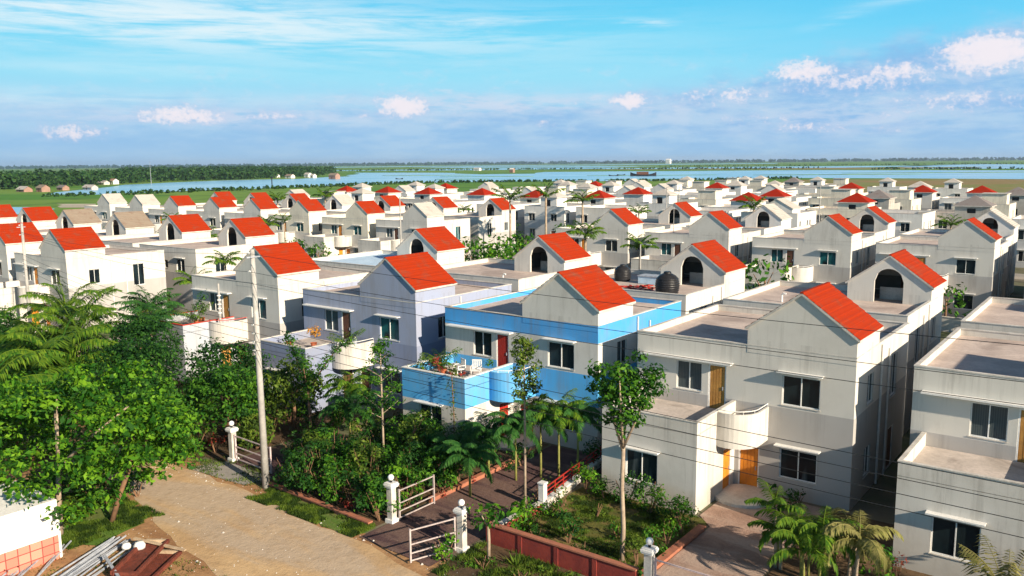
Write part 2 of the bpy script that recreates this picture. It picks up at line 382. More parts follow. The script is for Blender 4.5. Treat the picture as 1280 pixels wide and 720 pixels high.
def leaves_mesh(name, P, Nrm, size, mat, parent=None, seed=0, aspect=.55, loc=(0, 0, 0)):
    """many small folded leaf faces; P centres, Nrm directions, size array"""
    rng = np.random.default_rng(seed); n = len(P)
    Nn = Nrm/np.maximum(np.linalg.norm(Nrm, axis=1, keepdims=True), 1e-6)
    R = rng.normal(size=(n, 3)); T = np.cross(Nn, R); T /= np.maximum(np.linalg.norm(T, axis=1, keepdims=True), 1e-6); Bt = np.cross(Nn, T)
    s = size[:, None]
    tipdrop = Nn*(-.18)*s
    v = np.stack([P-T*s, P-Bt*s*aspect+tipdrop*.6, P+T*s+tipdrop, P+Bt*s*aspect+tipdrop*.6], 1).reshape(-1, 3)
    me = bpy.data.meshes.new(name); me.vertices.add(4*n); me.vertices.foreach_set('co', v.ravel().astype(np.float32))
    me.loops.add(4*n); me.loops.foreach_set('vertex_index', np.arange(4*n, dtype=np.int32))
    me.polygons.add(n); me.polygons.foreach_set('loop_start', np.arange(0, 4*n, 4, dtype=np.int32)); me.polygons.foreach_set('loop_total', np.full(n, 4, dtype=np.int32))
    me.materials.append(mat); me.update(calc_edges=True)
    o = bpy.data.objects.new(name, me); COL.objects.link(o); o.location = loc
    if parent: o.parent = parent
    return o
def clump_points(clumps, per, seed, shell=.55):
    """clumps (x,y,z,rx,ry,rz) -> leaf centres and outward directions"""
    rng = np.random.default_rng(seed); PP = []; NN = []
    for (x, y, z, rx, ry, rz) in clumps:
        n = max(6, int(per*(rx*ry+ry*rz+rx*rz)/3))
        d = rng.normal(size=(n, 3)); d /= np.linalg.norm(d, axis=1, keepdims=True)
        r = (shell+(1-shell)*rng.random(n)**.6)*(1+.18*rng.normal(size=n))
        p = d*r[:, None]*np.array([rx, ry, rz])+np.array([x, y, z])
        PP.append(p); NN.append(d*.8+np.array([.15, -.05, .55])+rng.normal(size=(n, 3))*.45)
    return np.concatenate(PP), np.concatenate(NN)

# ------------------------------------------------------------------ setting: ground, fields, water, roads
def sheet(name, poly, z, mat, thick=None):
    mb = MB()
    if thick: mb.extrude(poly, z-thick, z, mat)
    else: mb.face([(x, y, z) for x, y in poly], mat, (0, 0, 1))
    return tag(mb.build(name), kind='structure')
def rough_edge(poly, amp, seg, seed):
    """subdivide a polygon and push its outline about so that it reads as a natural shore"""
    rng = random.Random(seed); out = []
    for i in range(len(poly)):
        a = Vector(poly[i]); b = Vector(poly[(i+1) % len(poly)]); L = (b-a).length; n = max(1, int(L/seg)); nn = Vector((-(b-a).y, (b-a).x))/max(L, 1e-6)
        for k in range(n):
            t = k/n; w = amp*math.sin(math.pi*t)**.3*(rng.random()-.5) if k else 0
            p = a.lerp(b, t)+nn*w*2; out.append((p.x, p.y))
    return out
def field_mat():
    m = Mat('marsh_field', .95, .1); g = m.n('ShaderNodeNewGeometry').outputs['Position']
    n1 = m.noise(.006, (1, 1, 1), 8, .6, .5, g); n2 = m.noise(.05, (1, 1, 1), 6, .65, 0, g); n3 = m.noise(.6, (1, 1, 1), 4, .6, 0, g)
    c = m.mix(m.sm(n1, .38, .60), c4(.075, .20, .022), c4(.15, .25, .04))
    c = m.mix(m.math('MULTIPLY', m.sm(n2, .48, .66), .6), c, c4(.045, .10, .02))
    c = m.mix(m.math('MULTIPLY', m.sm(n3, .5, .7), .4), c, c4(.15, .19, .05))
    m.col(c); return m.m
def brown_mat():
    m = Mat('dry_field', .95, .1); g = m.n('ShaderNodeNewGeometry').outputs['Position']
    n1 = m.noise(.012, (1, 1, 1), 7, .65, .5, g); n2 = m.noise(.08, (1, 1, 1), 5, .6, 0, g)
    c = m.mix(m.sm(n1, .40, .60), c4(.24, .17, .07), c4(.17, .19, .05)); c = m.mix(m.math('MULTIPLY', m.sm(n2, .5, .7), .6), c, c4(.30, .20, .12)); m.col(c); return m.m
def water_mat():
    m = Mat('lake_water', .22, .5); g = m.n('ShaderNodeNewGeometry').outputs['Position']
    n = m.noise(.012, (1, 1, 1), 5, .6, 0, g)
    m.col(m.mix(m.sm(n, .35, .65), c4(.20, .42, .60), c4(.32, .54, .70))); m.bump(m.noise(.9, (1, 1, 1), 3, .6, 0, g), .3, .06); return m.m
def dirt_mat(name, a, b, c, s=.35):
    m = Mat(name, .95, .1); g = m.n('ShaderNodeNewGeometry').outputs['Position']
    n1 = m.noise(s, (1, 1, 1), 8, .65, .6, g); n2 = m.noise(s*10, (1, 1, 1), 5, .7, 0, g); n3 = m.noise(s*.5, (.5, 2.2, 1), 6, .6, .3, g)
    k = m.mix(m.sm(n1, .36, .62), a, b); k = m.mix(m.math('MULTIPLY', m.sm(n3, .44, .58), .8), k, c)
    k = m.mix(m.math('MULTIPLY', m.sm(n2, .45, .75), .35), k, c4(a[0]*.45, a[1]*.42, a[2]*.4))
    m.col(k); m.bump(m.math('ADD', n2, n1), .6, .06); return m.m
M_field = field_mat(); M_brown = brown_mat(); M_water = water_mat()
M_estate = dirt_mat('estate_ground', c4(.15, .13, .09), c4(.09, .11, .05), c4(.19, .16, .12), .12)
M_dirt = dirt_mat('ochre_earth', c4(.42, .25, .125), c4(.34, .19, .09), c4(.27, .14, .07), .4)
M_road = dirt_mat('worn_road', c4(.54, .37, .20), c4(.44, .29, .155), c4(.44, .35, .26), .3)
M_street = dirt_mat('grey_street', c4(.34, .31, .28), c4(.28, .26, .23), c4(.38, .33, .27), .2)
M_purple = dirt_mat('purple_paving', c4(.115, .068, .065), c4(.075, .045, .048), c4(.17, .11, .09), .9)
M_pave = dirt_mat('pinkish_paving', c4(.34, .23, .18), c4(.26, .17, .13), c4(.42, .32, .26), .8)
M_lawn = dirt_mat('patchy_lawn', c4(.14, .115, .035), c4(.085, .10, .022), c4(.20, .14, .06), .9)
M_grass = dirt_mat('verge_grass', c4(.07, .15, .02), c4(.10, .18, .03), c4(.14, .15, .05), .6)
M_soil = dirt_mat('dark_soil', c4(.10, .065, .04), c4(.07, .05, .03), c4(.14, .09, .05), .6)
M_sand = flat_mat('pale_sand', c4(.48, .42, .32), c4(.38, .33, .24), .05, world=True)

sheet('ground', [(-13000, -3000), (9000, -3000), (9000, 15000), (-13000, 15000)], G, M_field)
# lakes: outlines on the ground plane
lake1 = [(-469, 212), (-436, 223), (-444, 270), (-440, 320), (-448, 390), (-455, 465), (-400, 530), (-335, 560), (-290, 600), (-240, 700), (-150, 700), (-70, 690), (200, 700), (900, 760), (1300, 1150), (500, 1190), (-125, 1190), (-390, 1240), (-615, 1130), (-735, 1060), (-640, 900), (-690, 850), (-870, 980), (-1060, 980), (-760, 690), (-690, 560), (-715, 500), (-680, 415), (-640, 350), (-545, 274), (-500, 232)]
sheet('lake', rough_edge(lake1, 9, 45, 3), G+.05, M_water)
sheet('far_water', rough_edge([(-1700, 1180), (-1150, 1290), (-900, 1500), (-1010, 1820), (-1330, 1820), (-1450, 1400)], 20, 90, 4), G+.05, M_water)
sheet('far_water', rough_edge([(-1900, 2000), (-1250, 1960), (-1100, 2150), (-1500, 2500), (-2100, 2500)], 30, 120, 5), G+.05, M_water)
sheet('far_water', rough_edge([(-1000, 1500), (-600, 1420), (-420, 1700), (-350, 2100), (-700, 1960), (-860, 1800)], 24, 100, 6), G+.05, M_water)
sheet('far_water', rough_edge([(-330, 1420), (-140, 1380), (400, 1500), (900, 2400), (-230, 2250), (-380, 2500), (-420, 1900)], 24, 110, 7), G+.05, M_water)
sheet('far_water', rough_edge([(-2900, 2300), (-2100, 2900), (-1300, 3600), (-1500, 4200), (-2600, 3600), (-3400, 2700)], 40, 160, 8), G+.05, M_water)
sheet('pond', rough_edge([(-335, 138), (-327, 142), (-305, 141), (-278, 126), (-281, 118), (-316, 128)], 2, 8, 9), G+.05, M_water)
sheet('sand_flat', rough_edge([(-345, 160), (-330, 168), (-300, 152), (-312, 146)], 3, 10, 10), G+.04, M_sand)
# islets of reed in the lake
for i, (x, y, a, b) in enumerate([(-420, 800, 60, 7), (-560, 700, 45, 6), (-250, 860, 70, 10), (-330, 620, 30, 6), (-500, 590, 22, 5), (-150, 1010, 120, 12), (-700, 760, 50, 8), (100, 900, 90, 9)]):
    P = [(x+a*math.cos(t*.5236)*1, y+b*math.sin(t*.5236)+a*.5*math.cos(t*.5236)) for t in range(12)]
    sheet('reed_island', rough_edge(P, 4, 12, 20+i), G+.3, M_field, .25)
sheet('dry_field', rough_edge([(-130, 255), (-60, 215), (160, 240), (700, 420), (800, 700), (200, 690), (-70, 680), (-150, 685), (-210, 640), (-180, 400)], 8, 40, 11), G+.06, M_brown)
sheet('mud_flat', rough_edge([(-900, 1330), (-500, 1360), (-330, 1330), (-200, 1700), (-480, 1600), (-700, 1500)], 20, 80, 12), G+.10, M_brown)
sheet('estate_ground', rough_edge([(-200, 5), (90, 5), (90, 236), (-52, 240), (-70, 335), (-125, 318), (-168, 240), (-182, 175), (-190, 100)], 3, 14, 13), G+.075, M_estate)
sheet('street', [(-165, 66.5), (80, 66.5), (80, 73.5), (-165, 73.5)], G+.085, M_street)
sheet('street', [(-165, 118), (80, 118), (80, 124), (-165, 124)], G+.085, M_street)
sheet('street', [(-70, 28), (-64, 28), (-64, 66.5), (-70, 66.5)], G+.085, M_street)
sheet('street', [(-70, 73.5), (-64, 73.5), (-64, 118), (-70, 118)], G+.085, M_street)
sheet('earth_yard', rough_edge([(-60, 4), (10, 4), (10, 21.9), (-24, 21.9), (-31, 22.7), (-39.5, 22.8), (-60, 22.4)], .25, 1.2, 14), G+.083, M_dirt)
sheet('road', rough_edge([(-75, 18.7), (-36.5, 18.9), (-30, 17.2), (-24, 16.0), (6, 13.8), (6, 20.2), (-19.2, 20.6), (-23.9, 21.3), (-27.6, 21.4), (-31.6, 21.9), (-36.5, 21.8), (-75, 22)], .18, .9, 15), G+.090, M_road)
sheet('driveway', [(-36.4, 21.9), (-32.2, 22.2), (-31.9, 23.6), (-35.6, 23.6)], G+.098, M_street)
sheet('verge', rough_edge([(-30.6, 21.75), (-24.2, 21.35), (-23.9, 22.5), (-30.4, 22.6)], .16, .5, 16), G+.098, M_grass)
sheet('verge', rough_edge([(-34.6, 13.9), (-31.4, 15.1), (-32.0, 17.2), (-34.2, 17.9), (-37.5, 17.0), (-38, 14)], .25, .6, 17), G+.098, M_grass)
sheet('verge', rough_edge([(-19.6, 20.8), (-12.4, 20.6), (-12.4, 23.9), (-19.6, 24.1)], .15, .6, 18), G+.098, M_soil)
sheet('flower_bed', [(-40.2, 22.9), (-37.0, 22.9), (-37.0, 25.4), (-40.2, 25.4)], G+.098, M_soil)
sheet('driveway', [(-23.8, 21.5), (-19.9, 21.3), (-19.7, 34.9), (-23.8, 34.9)], G+.11, M_purple)
sheet('driveway', [(-35.4, 23.6), (-31.9, 23.6), (-31.9, 26.6), (-35.4, 26.6)], G+.11, M_purple)
sheet('garden_soil', [(-31.8, 22.8), (-24.0, 22.6), (-24.0, 34.9), (-31.8, 34.9)], G+.105, M_soil)
sheet('garden_soil', [(-58, 23.4), (-35.6, 23.4), (-35.6, 34.9), (-58, 34.9)], G+.103, M_soil)
sheet('lawn', [(-19.5, 24.3), (-13.3, 24.3), (-13.3, 31.0), (-19.5, 31.0)], G+.105, M_lawn)
sheet('path', [(-13.1, 21.0), (-9.9, 21.0), (-9.9, 34.9), (-13.9, 34.9), (-13.9, 31.2), (-13.1, 30.4)], G+.112, M_pave)
sheet('garden_soil', [(-9.8, 21), (8, 21), (8, 34.9), (-9.8, 34.9)], G+.104, M_soil)

# ------------------------------------------------------------------ house kit
def panel(mb, O, U, Nn, u0, u1, z0, z1, holes, mat, depth=.14):
    """a wall face with real openings and their reveals"""
    O = Vector(O); U = Vector(U); Nn = Vector(Nn)
    def pt(u, z, d=0): return tuple(O+U*u+Vector((0, 0, z))-Nn*d)
    holes = [h for h in holes if h[0] < u1 and h[1] > u0]
    us = sorted({u0, u1, *[h[0] for h in holes], *[h[1] for h in holes]}); zs = sorted({z0, z1, *[h[2] for h in holes], *[h[3] for h in holes]})
    for a, b in zip(us, us[1:]):
        for c, d in zip(zs, zs[1:]):
            if any(h[0] <= a+1e-6 and b <= h[1]+1e-6 and h[2] <= c+1e-6 and d <= h[3]+1e-6 for h in holes): continue
            mb.face([pt(a, c), pt(b, c), pt(b, d), pt(a, d)], mat, Nn)
    for (a, b, c, d) in holes:
        mb.face([pt(a, c), pt(a, d), pt(a, d, depth), pt(a, c, depth)], mat, U)
        mb.face([pt(b, c), pt(b, d), pt(b, d, depth), pt(b, c, depth)], mat, -U)
        mb.face([pt(a, c), pt(b, c), pt(b, c, depth), pt(a, c, depth)], mat, (0, 0, 1))
        mb.face([pt(a, d), pt(b, d), pt(b, d, depth), pt(a, d, depth)], mat, (0, 0, -1))

def obox(mb, O, U, Nn, u0, u1, z0, z1, d0, d1, mat):
    """box in wall coordinates, d = distance out of the wall"""
    O = Vector(O); U = Vector(U); Nn = Vector(Nn)
    c = [O+U*u+Vector((0, 0, z))+Nn*d for z in (z0, z1) for d in (d0, d1) for u in (u0, u1)]
    ce = sum(c, Vector())/8
    for q in ((0, 1, 3, 2), (4, 5, 7, 6), (0, 1, 5, 4), (2, 3, 7, 6), (0, 2, 6, 4), (1, 3, 7, 5)):
        m = sum((c[j] for j in q), Vector())/4
        mb.face([tuple(c[j]) for j in q], mat, m-ce)

class House:
    """one house in its own coordinates: x 0..10 along the front, y 0 the front, +y to the rear"""
    def __init__(s, root, flip, cfg): s.root = root; s.flip = flip; s.c = cfg
    def put(s, mb, name, parent=None, smooth=False): return mb.build(name, parent or s.root, smooth, s.flip)
    def window(s, wall, h, panes=2, canopy=True, glass=None):
        O, U, Nn = wall; a, b, c, d = h
        mb = MB(); t = .04; F = M_wframe
        for (p, q, r, w) in ((a, a+t, c, d), (b-t, b, c, d), (a+t, b-t, c, c+t), (a+t, b-t, d-t, d)): obox(mb, O, U, Nn, p, q, r, w, -.11, -.05, F)
        for k in range(1, panes):
            x = a+(b-a)*k/panes; obox(mb, O, U, Nn, x-.02, x+.02, c+t, d-t, -.105, -.055, F)
        obox(mb, O, U, Nn, a-.04, b+.04, c-.04, c-.003, -.02, .03, M_coping)
        w = s.put(mb, 'window')
        g = MB(); gl = glass or s.c.get('glass', M_glass)
        O_, U_, N_ = Vector(O), Vector(U), Vector(Nn)
        def pt(u, z): return tuple(O_+U_*u+Vector((0, 0, z))-N_*.09)
        g.face([pt(a+.01, c+.01), pt(b-.01, c+.01), pt(b-.01, d-.01), pt(a+.01, d-.01)], gl, Nn)
        s.put(g, 'glass', w)
        if canopy:
            cm = MB(); obox(cm, O, U, Nn, a-.18, b+.14, d+.14, d+.195, .002, .30, M_white); s.put(cm, 'canopy')
    def door(s, wall, h, mat):
        O, U, Nn = wall; a, b, c, d = h; mb = MB(); t = .06
        for (p, q, r, w) in ((a, a+t, c, d), (b-t, b, c, d), (a+t, b-t, d-t, d)): obox(mb, O, U, Nn, p, q, r, w, -.12, -.02, M_wframe if s.c.get('wf', True) else mat)
        obox(mb, O, U, Nn, a+t, b-t, c, d-t, -.10, -.06, mat)
        nb = 5
        for k in range(nb): obox(mb, O, U, Nn, a+t+.03+(b-a-2*t-.03)*k/nb, a+t+(b-a-2*t-.03)*(k+1)/nb, c+.06, d-t-.06, -.06, -.045, mat)
        dd = s.put(mb, 'door')
        hb = MB(); obox(hb, O, U, Nn, b-t-.12, b-t-.08, (c+d)/2-.1, (c+d)/2+.06, -.045, -.01, M_grey2); s.put(hb, 'handle', dd)
    def deck(s, x0, x1, y0, y1, zd, zt, t, name, mdeck, mcop, wallm, sides='lrfb', zc=None):
        """flat roof: deck, low parapet with coping"""
        mb = MB(); mb.face([(x0+.01, y0+.01, zd), (x1-.01, y0+.01, zd), (x1-.01, y1-.01, zd), (x0+.01, y1-.01, zd)], mdeck, (0, 0, 1))
        o = s.put(mb, name)
        pb = MB(); zb = zd-.02
        if 'f' in sides: pb.box(x0, x1, y0, y0+t, zb, zt, wallm)
        if 'b' in sides: pb.box(x0, x1, y1-t, y1, zb, zt, wallm)
        ya = y0+(t if 'f' in sides else 0); yb = y1-(t if 'b' in sides else 0)
        if 'l' in sides: pb.box(x0, x0+t, ya, yb, zb, zt, wallm)
        if 'r' in sides: pb.box(x1-t, x1, ya, yb, zb, zt, wallm)
        e = .02; z0 = zt+.001; z1 = zt+.05
        if 'f' in sides: pb.box(x0-e, x1+e, y0-e, y0+t+e, z0, z1, mcop)
        if 'b' in sides: pb.box(x0-e, x1+e, y1-t-e, y1+e, z0, z1, mcop)
        if 'l' in sides: pb.box(x0-e, x0+t+e, ya+e*2, yb-e*2, z0, z1, mcop)
        if 'r' in sides: pb.box(x1-t-e, x1+e, ya+e*2, yb-e*2, z0, z1, mcop)
        s.put(pb, 'parapet', o)
        return o

def gable_room(h, x0, x1, y0, y1, wallm, roofm, zb=5.7, ze=6.8, za=8.45, arch=True):
    """upper stair room with a steep gable roof; arched opening towards the roof terrace"""
    mb = MB(); xm = (x0+x1)/2
    mb.face([(x0, y0, zb), (x1, y0, zb), (x1, y0, ze), (xm, y0, za), (x0, y0, ze)], wallm, (0, -1, 0))
    mb.face([(x0, y0, zb), (x0, y1, zb), (x0, y1, ze), (x0, y0, ze)], wallm, (-1, 0, 0))
    mb.face([(x1, y0, zb), (x1, y1, zb), (x1, y1, ze), (x1, y0, ze)], wallm, (1, 0, 0))
    def top(x): return ze+(za-ze)*(1-abs(x-xm)/(xm-x0))
    if arch:
        hw = .80; zs = 6.95; n = 10
        ax = [xm-hw+2*hw*i/n for i in range(n+1)]; azz = [zs+math.sqrt(max(0, hw*hw-(x-xm)**2))*.95 for x in ax]
        for yy, nn in ((y1, 1), (y1-.16, -1)):
            mb.face([(x0, yy, zb), (xm-hw, yy, zb), (xm-hw, yy, top(xm-hw)), (x0, yy, ze)], wallm, (0, nn, 0))
            mb.face([(x1, yy, zb), (xm+hw, yy, zb), (xm+hw, yy, top(xm+hw)), (x1, yy, ze)], wallm, (0, nn, 0))
            for i in range(n): mb.face([(ax[i], yy, azz[i]), (ax[i+1], yy, azz[i+1]), (ax[i+1], yy, top(ax[i+1])), (ax[i], yy, top(ax[i]))], wallm, (0, nn, 0))
        for i in range(n): mb.face([(ax[i], y1, azz[i]), (ax[i+1], y1, azz[i+1]), (ax[i+1], y1-.16, azz[i+1]), (ax[i], y1-.16, azz[i])], wallm, (0, 0, -1))
        for sx in (-1, 1): mb.face([(xm+sx*hw, y1, zb), (xm+sx*hw, y1-.16, zb), (xm+sx*hw, y1-.16, zs), (xm+sx*hw, y1, zs)], wallm, (-sx, 0, 0))
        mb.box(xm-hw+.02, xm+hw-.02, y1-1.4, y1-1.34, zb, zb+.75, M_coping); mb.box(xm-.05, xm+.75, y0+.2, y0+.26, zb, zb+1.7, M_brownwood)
        # interior lining, its dimness put into a dark plaster colour
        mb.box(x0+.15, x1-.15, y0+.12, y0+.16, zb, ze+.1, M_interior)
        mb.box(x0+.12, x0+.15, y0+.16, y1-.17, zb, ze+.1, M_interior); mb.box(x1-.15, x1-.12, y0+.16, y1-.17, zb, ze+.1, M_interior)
    else:
        mb.face([(x0, y1, zb), (x1, y1, zb), (x1, y1, ze), (xm, y1, za), (x0, y1, ze)], wallm, (0, 1, 0))
    o = h.put(mb, 'stair_room')
    rb = MB(); ov = .12; oy = .08; t = .09
    sl = (za-ze)/(xm-x0)
    for sx in (-1, 1):
        xe = xm+sx*(xm-x0+ov); zee = ze-sl*ov+.05; zr = za+.05
        A = [(xm, y0-oy, zr), (xe, y0-oy, zee), (xe, y1+oy, zee), (xm, y1+oy, zr)]
        B_ = [(x, y, z-t) for x, y, z in A]
        A = [(x, y, z+.02) for x, y, z in A]
        nc = 9
        for q in range(nc):
            f0, f1 = q/nc, (q+1)/nc; xa, xb_ = xm+(xe-xm)*f0, xm+(xe-xm)*f1; za0, zb0 = zr+.02+(zee-zr)*f0, zr+.02+(zee-zr)*f1+.035
            rb.face([(xa, y0-oy, za0+.002), (xb_, y0-oy, zb0), (xb_, y1+oy, zb0), (xa, y1+oy, za0+.002)], roofm, (0, 0, 1))
            rb.face([(xb_, y0-oy, zb0), (xb_, y1+oy, zb0), (xb_, y1+oy, zb0-.035), (xb_, y0-oy, zb0-.035)], roofm, (sx, 0, 0))
        rb.face(B_, M_coping, (0, 0, -1))
        rb.face([A[0], A[1], B_[1], B_[0]], M_coping, (0, -1, 0)); rb.face([A[3], A[2], B_[2], B_[3]], M_coping, (0, 1, 0)); rb.face([A[1], A[2], B_[2], B_[1]], M_coping, (sx, 0, 0))
    ro = h.put(rb, 'gable_roof', o)
    cb = MB(); cb.box(xm-.07, xm+.07, y0-oy-.01, y1+oy+.01, za+.045, za+.105, roofm if roofm is not M_pale else M_coping); h.put(cb, 'ridge_cap', ro)

def make_gable_house(root, flip, cfg):
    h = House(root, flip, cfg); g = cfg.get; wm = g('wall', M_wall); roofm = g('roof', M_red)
    W_, Dp = 10.0, 9.2; zb = G-.3
    front = ((0, 0, 0), (1, 0, 0), (0, -1, 0)); left = ((0, 0, 0), (0, 1, 0), (-1, 0, 0)); right = ((W_, 0, 0), (0, 1, 0), (1, 0, 0)); rear = ((0, Dp, 0), (1, 0, 0), (0, 1, 0))
    wx0, wx1, wy = .45, g('wx1', 4.95), -4.0
    fh = [(7.0, 8.6, 3.6, 4.9), (7.0, 8.6, .35, 1.65), (2.05, 3.3, 3.58, 4.9), (3.62, 4.46, 2.84, 4.93), (5.15, 6.1, G+.1, 1.5)]
    rh = [(1.9, 2.9, 3.6, 4.9), (6.0, 7.1, 3.0, 5.0), (1.9, 2.9, .35, 1.65), (6.0, 7.0, G+.1, 1.5)]
    bh = [(1.4, 2.6, 3.6, 4.9), (6.6, 8.0, 3.6, 4.9), (1.4, 2.6, .35, 1.65), (4.2, 5.1, G+.1, 1.5), (4.4, 5.1, 3.9, 4.7)]
    lh = [(2.5, 3.5, 3.6, 4.9), (6.5, 7.3, 3.6, 4.9)]
    mb = MB()
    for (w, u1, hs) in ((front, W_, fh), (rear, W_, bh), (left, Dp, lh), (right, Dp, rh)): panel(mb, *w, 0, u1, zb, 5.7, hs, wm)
    h.put(mb, 'wall')
    # flat roof around the stair room
    h.deck(0, W_, 0, Dp, 5.72, 6.0, .14, 'roof_deck', g('deck', M_deck), M_coping, wm)
    gable_room(h, 5.4, W_-.001, -.012, 3.5, wm, roofm)
    # wing
    mw = g('wingwall', M_wing if wm in (M_wall, M_wallh, M_wallc) else wm)
    wb = MB(); wf = ((wx0, wy, 0), (1, 0, 0), (0, -1, 0)); wr = ((wx1, wy, 0), (0, 1, 0), (1, 0, 0)); wl = ((wx0, wy, 0), (0, 1, 0), (-1, 0, 0))
    wfh = [(1.2, 2.72, .32, 1.66)]; wrh = [(2.75, 3.65, G+.1, 1.5)]
    panel(wb, *wf, 0, wx1-wx0, zb, 2.9, wfh, mw); panel(wb, *wr, 0, 4, zb, 2.9, wrh, mw); panel(wb, *wl, 0, 4, zb, 2.9, [], mw)
    h.put(wb, 'wing')
    h.deck(wx0, wx1, wy, -.003, 2.9, 3.40, .12, 'terrace', g('terr', M_decktan), g('cop', M_coping), mw, sides='lrf')
    h.window(wf, wfh[0]); h.door(wr, wrh[0], g('door', M_orange))
    for q in (0, 1): h.window(front, fh[q])
    h.window(front, fh[2], canopy=False); h.door(front, fh[3], g('udoor', g('door', M_orange))); h.door(front, fh[4], g('door', M_orange))
    cm = MB(); obox(cm, *front, .35, 4.78, 5.04, 5.11, .002, .36, M_white); h.put(cm, 'canopy')
    h.window(right, rh[0], canopy=False); h.window(right, rh[2], canopy=False)
    if g('rdoor', True): h.door(right, rh[3], M_brownwood)
    h.window(right, rh[1], canopy=False)
    for q in (0, 1, 2): h.window(rear, bh[q])
    h.window(rear, bh[4], 1, False); h.door(rear, bh[3], M_brownwood)
    for q in (0, 1): h.window(left, lh[q])
    # round balcony
    cxb, cyb, rb_ = wx1+.38, -.98, 1.12
    pl = [(wx1+.003, cyb-rb_*math.sqrt(1-.38**2/rb_**2))]+[(cxb+rb_*math.cos(t), cyb+rb_*math.sin(t)) for t in [math.radians(a) for a in range(-100, 1, 10)]]+[(cxb+rb_, -.003)]
    def inset(p, d):
        o = []
        for i, (x, y) in enumerate(p):
            a = Vector(p[max(i-1, 0)]); b = Vector(p[min(i+1, len(p)-1)]); t = (b-a).normalized(); o.append((x-t.y*d, y+t.x*d))
        o[0] = (p[0][0], o[0][1]); o[-1] = (o[-1][0], p[-1][1]); return o
    inn = inset(pl, .1); bb = MB(); n = len(pl); mbal = g('balc', M_wing if wm is M_wall else wm)
    for i in range(n-1):
        a, b, c, d = pl[i], pl[i+1], inn[i+1], inn[i]
        out = (b[1]-a[1], -(b[0]-a[0]), 0)
        bb.face([(*a, 1.9), (*b, 1.9), (*b, 3.40), (*a, 3.40)], mbal, out)
        bb.face([(*d, 2.8), (*c, 2.8), (*c, 3.40), (*d, 3.40)], mbal, (-out[0], -out[1], 0))
        bb.face([(*a, 3.40), (*b, 3.40), (*c, 3.40), (*d, 3.40)], mbal, (0, 0, 1))
    fl = inn+[(wx1+.003, -.003)]
    bb.face([(x, y, 2.8) for x, y in fl], M_decktan, (0, 0, 1)); bb.face([(x, y, 1.9) for x, y in pl+[(wx1+.003, -.003)]], mbal, (0, 0, -1))
    bo = h.put(bb, 'balcony')
    for p in bo.data.polygons:
        p.use_smooth = len(p.vertices) == 4 and abs(p.normal.z) < .1
    rl = MB(); mid = inset(pl, .05); rl.tube([(x, y, 3.53) for x, y in mid], .022, g('cop', M_white), 6)
    for i in (0, 3, 6, 9, 12): rl.tube([(*mid[i], 3.39), (*mid[i], 3.53)], .014, M_white, 5)
    h.put(rl, 'railing', bo)
    # entrance step, drain pipes, roof bits
    st = MB(); st.extrude([(wx1+.9+1.25*math.cos(t*.2618), -1.15+1.25*math.sin(t*.2618)) for t in range(24)], G, G+.24, M_coping); h.put(st, 'doorstep')
    dp = MB(); dp.tube([(W_+.06, 3.95, 5.9), (W_+.06, 3.95, G)], .05, M_white, 6); dp.tube([(W_+.06, 5.3, 5.5), (W_+.06, 5.3, G)], .045, M_white, 6); h.put(dp, 'drain_pipe')
    return root

def hip_roof(h, x0, x1, y0, y1, ze, za, roofm, parent=None, ov=.3):
    mb = MB(); xm, ym = (x0+x1)/2, (y0+y1)/2; A = [(x0-ov, y0-ov, ze), (x1+ov, y0-ov, ze), (x1+ov, y1+ov, ze), (x0-ov, y1+ov, ze)]; T = (xm, ym, za)
    for i in range(4):
        a, b = A[i], A[(i+1) % 4]; mb.face([a, b, T], roofm, ((a[0]+b[0])/2-xm, (a[1]+b[1])/2-ym, 2))
        mb.face([a, b, (b[0], b[1], ze-.12), (a[0], a[1], ze-.12)], M_coping, ((a[0]+b[0])/2-xm, (a[1]+b[1])/2-ym, 0))
    mb.face([(x, y, ze-.12) for x, y, z in A], M_coping, (0, 0, -1)); return h.put(mb, 'hip_roof', parent)

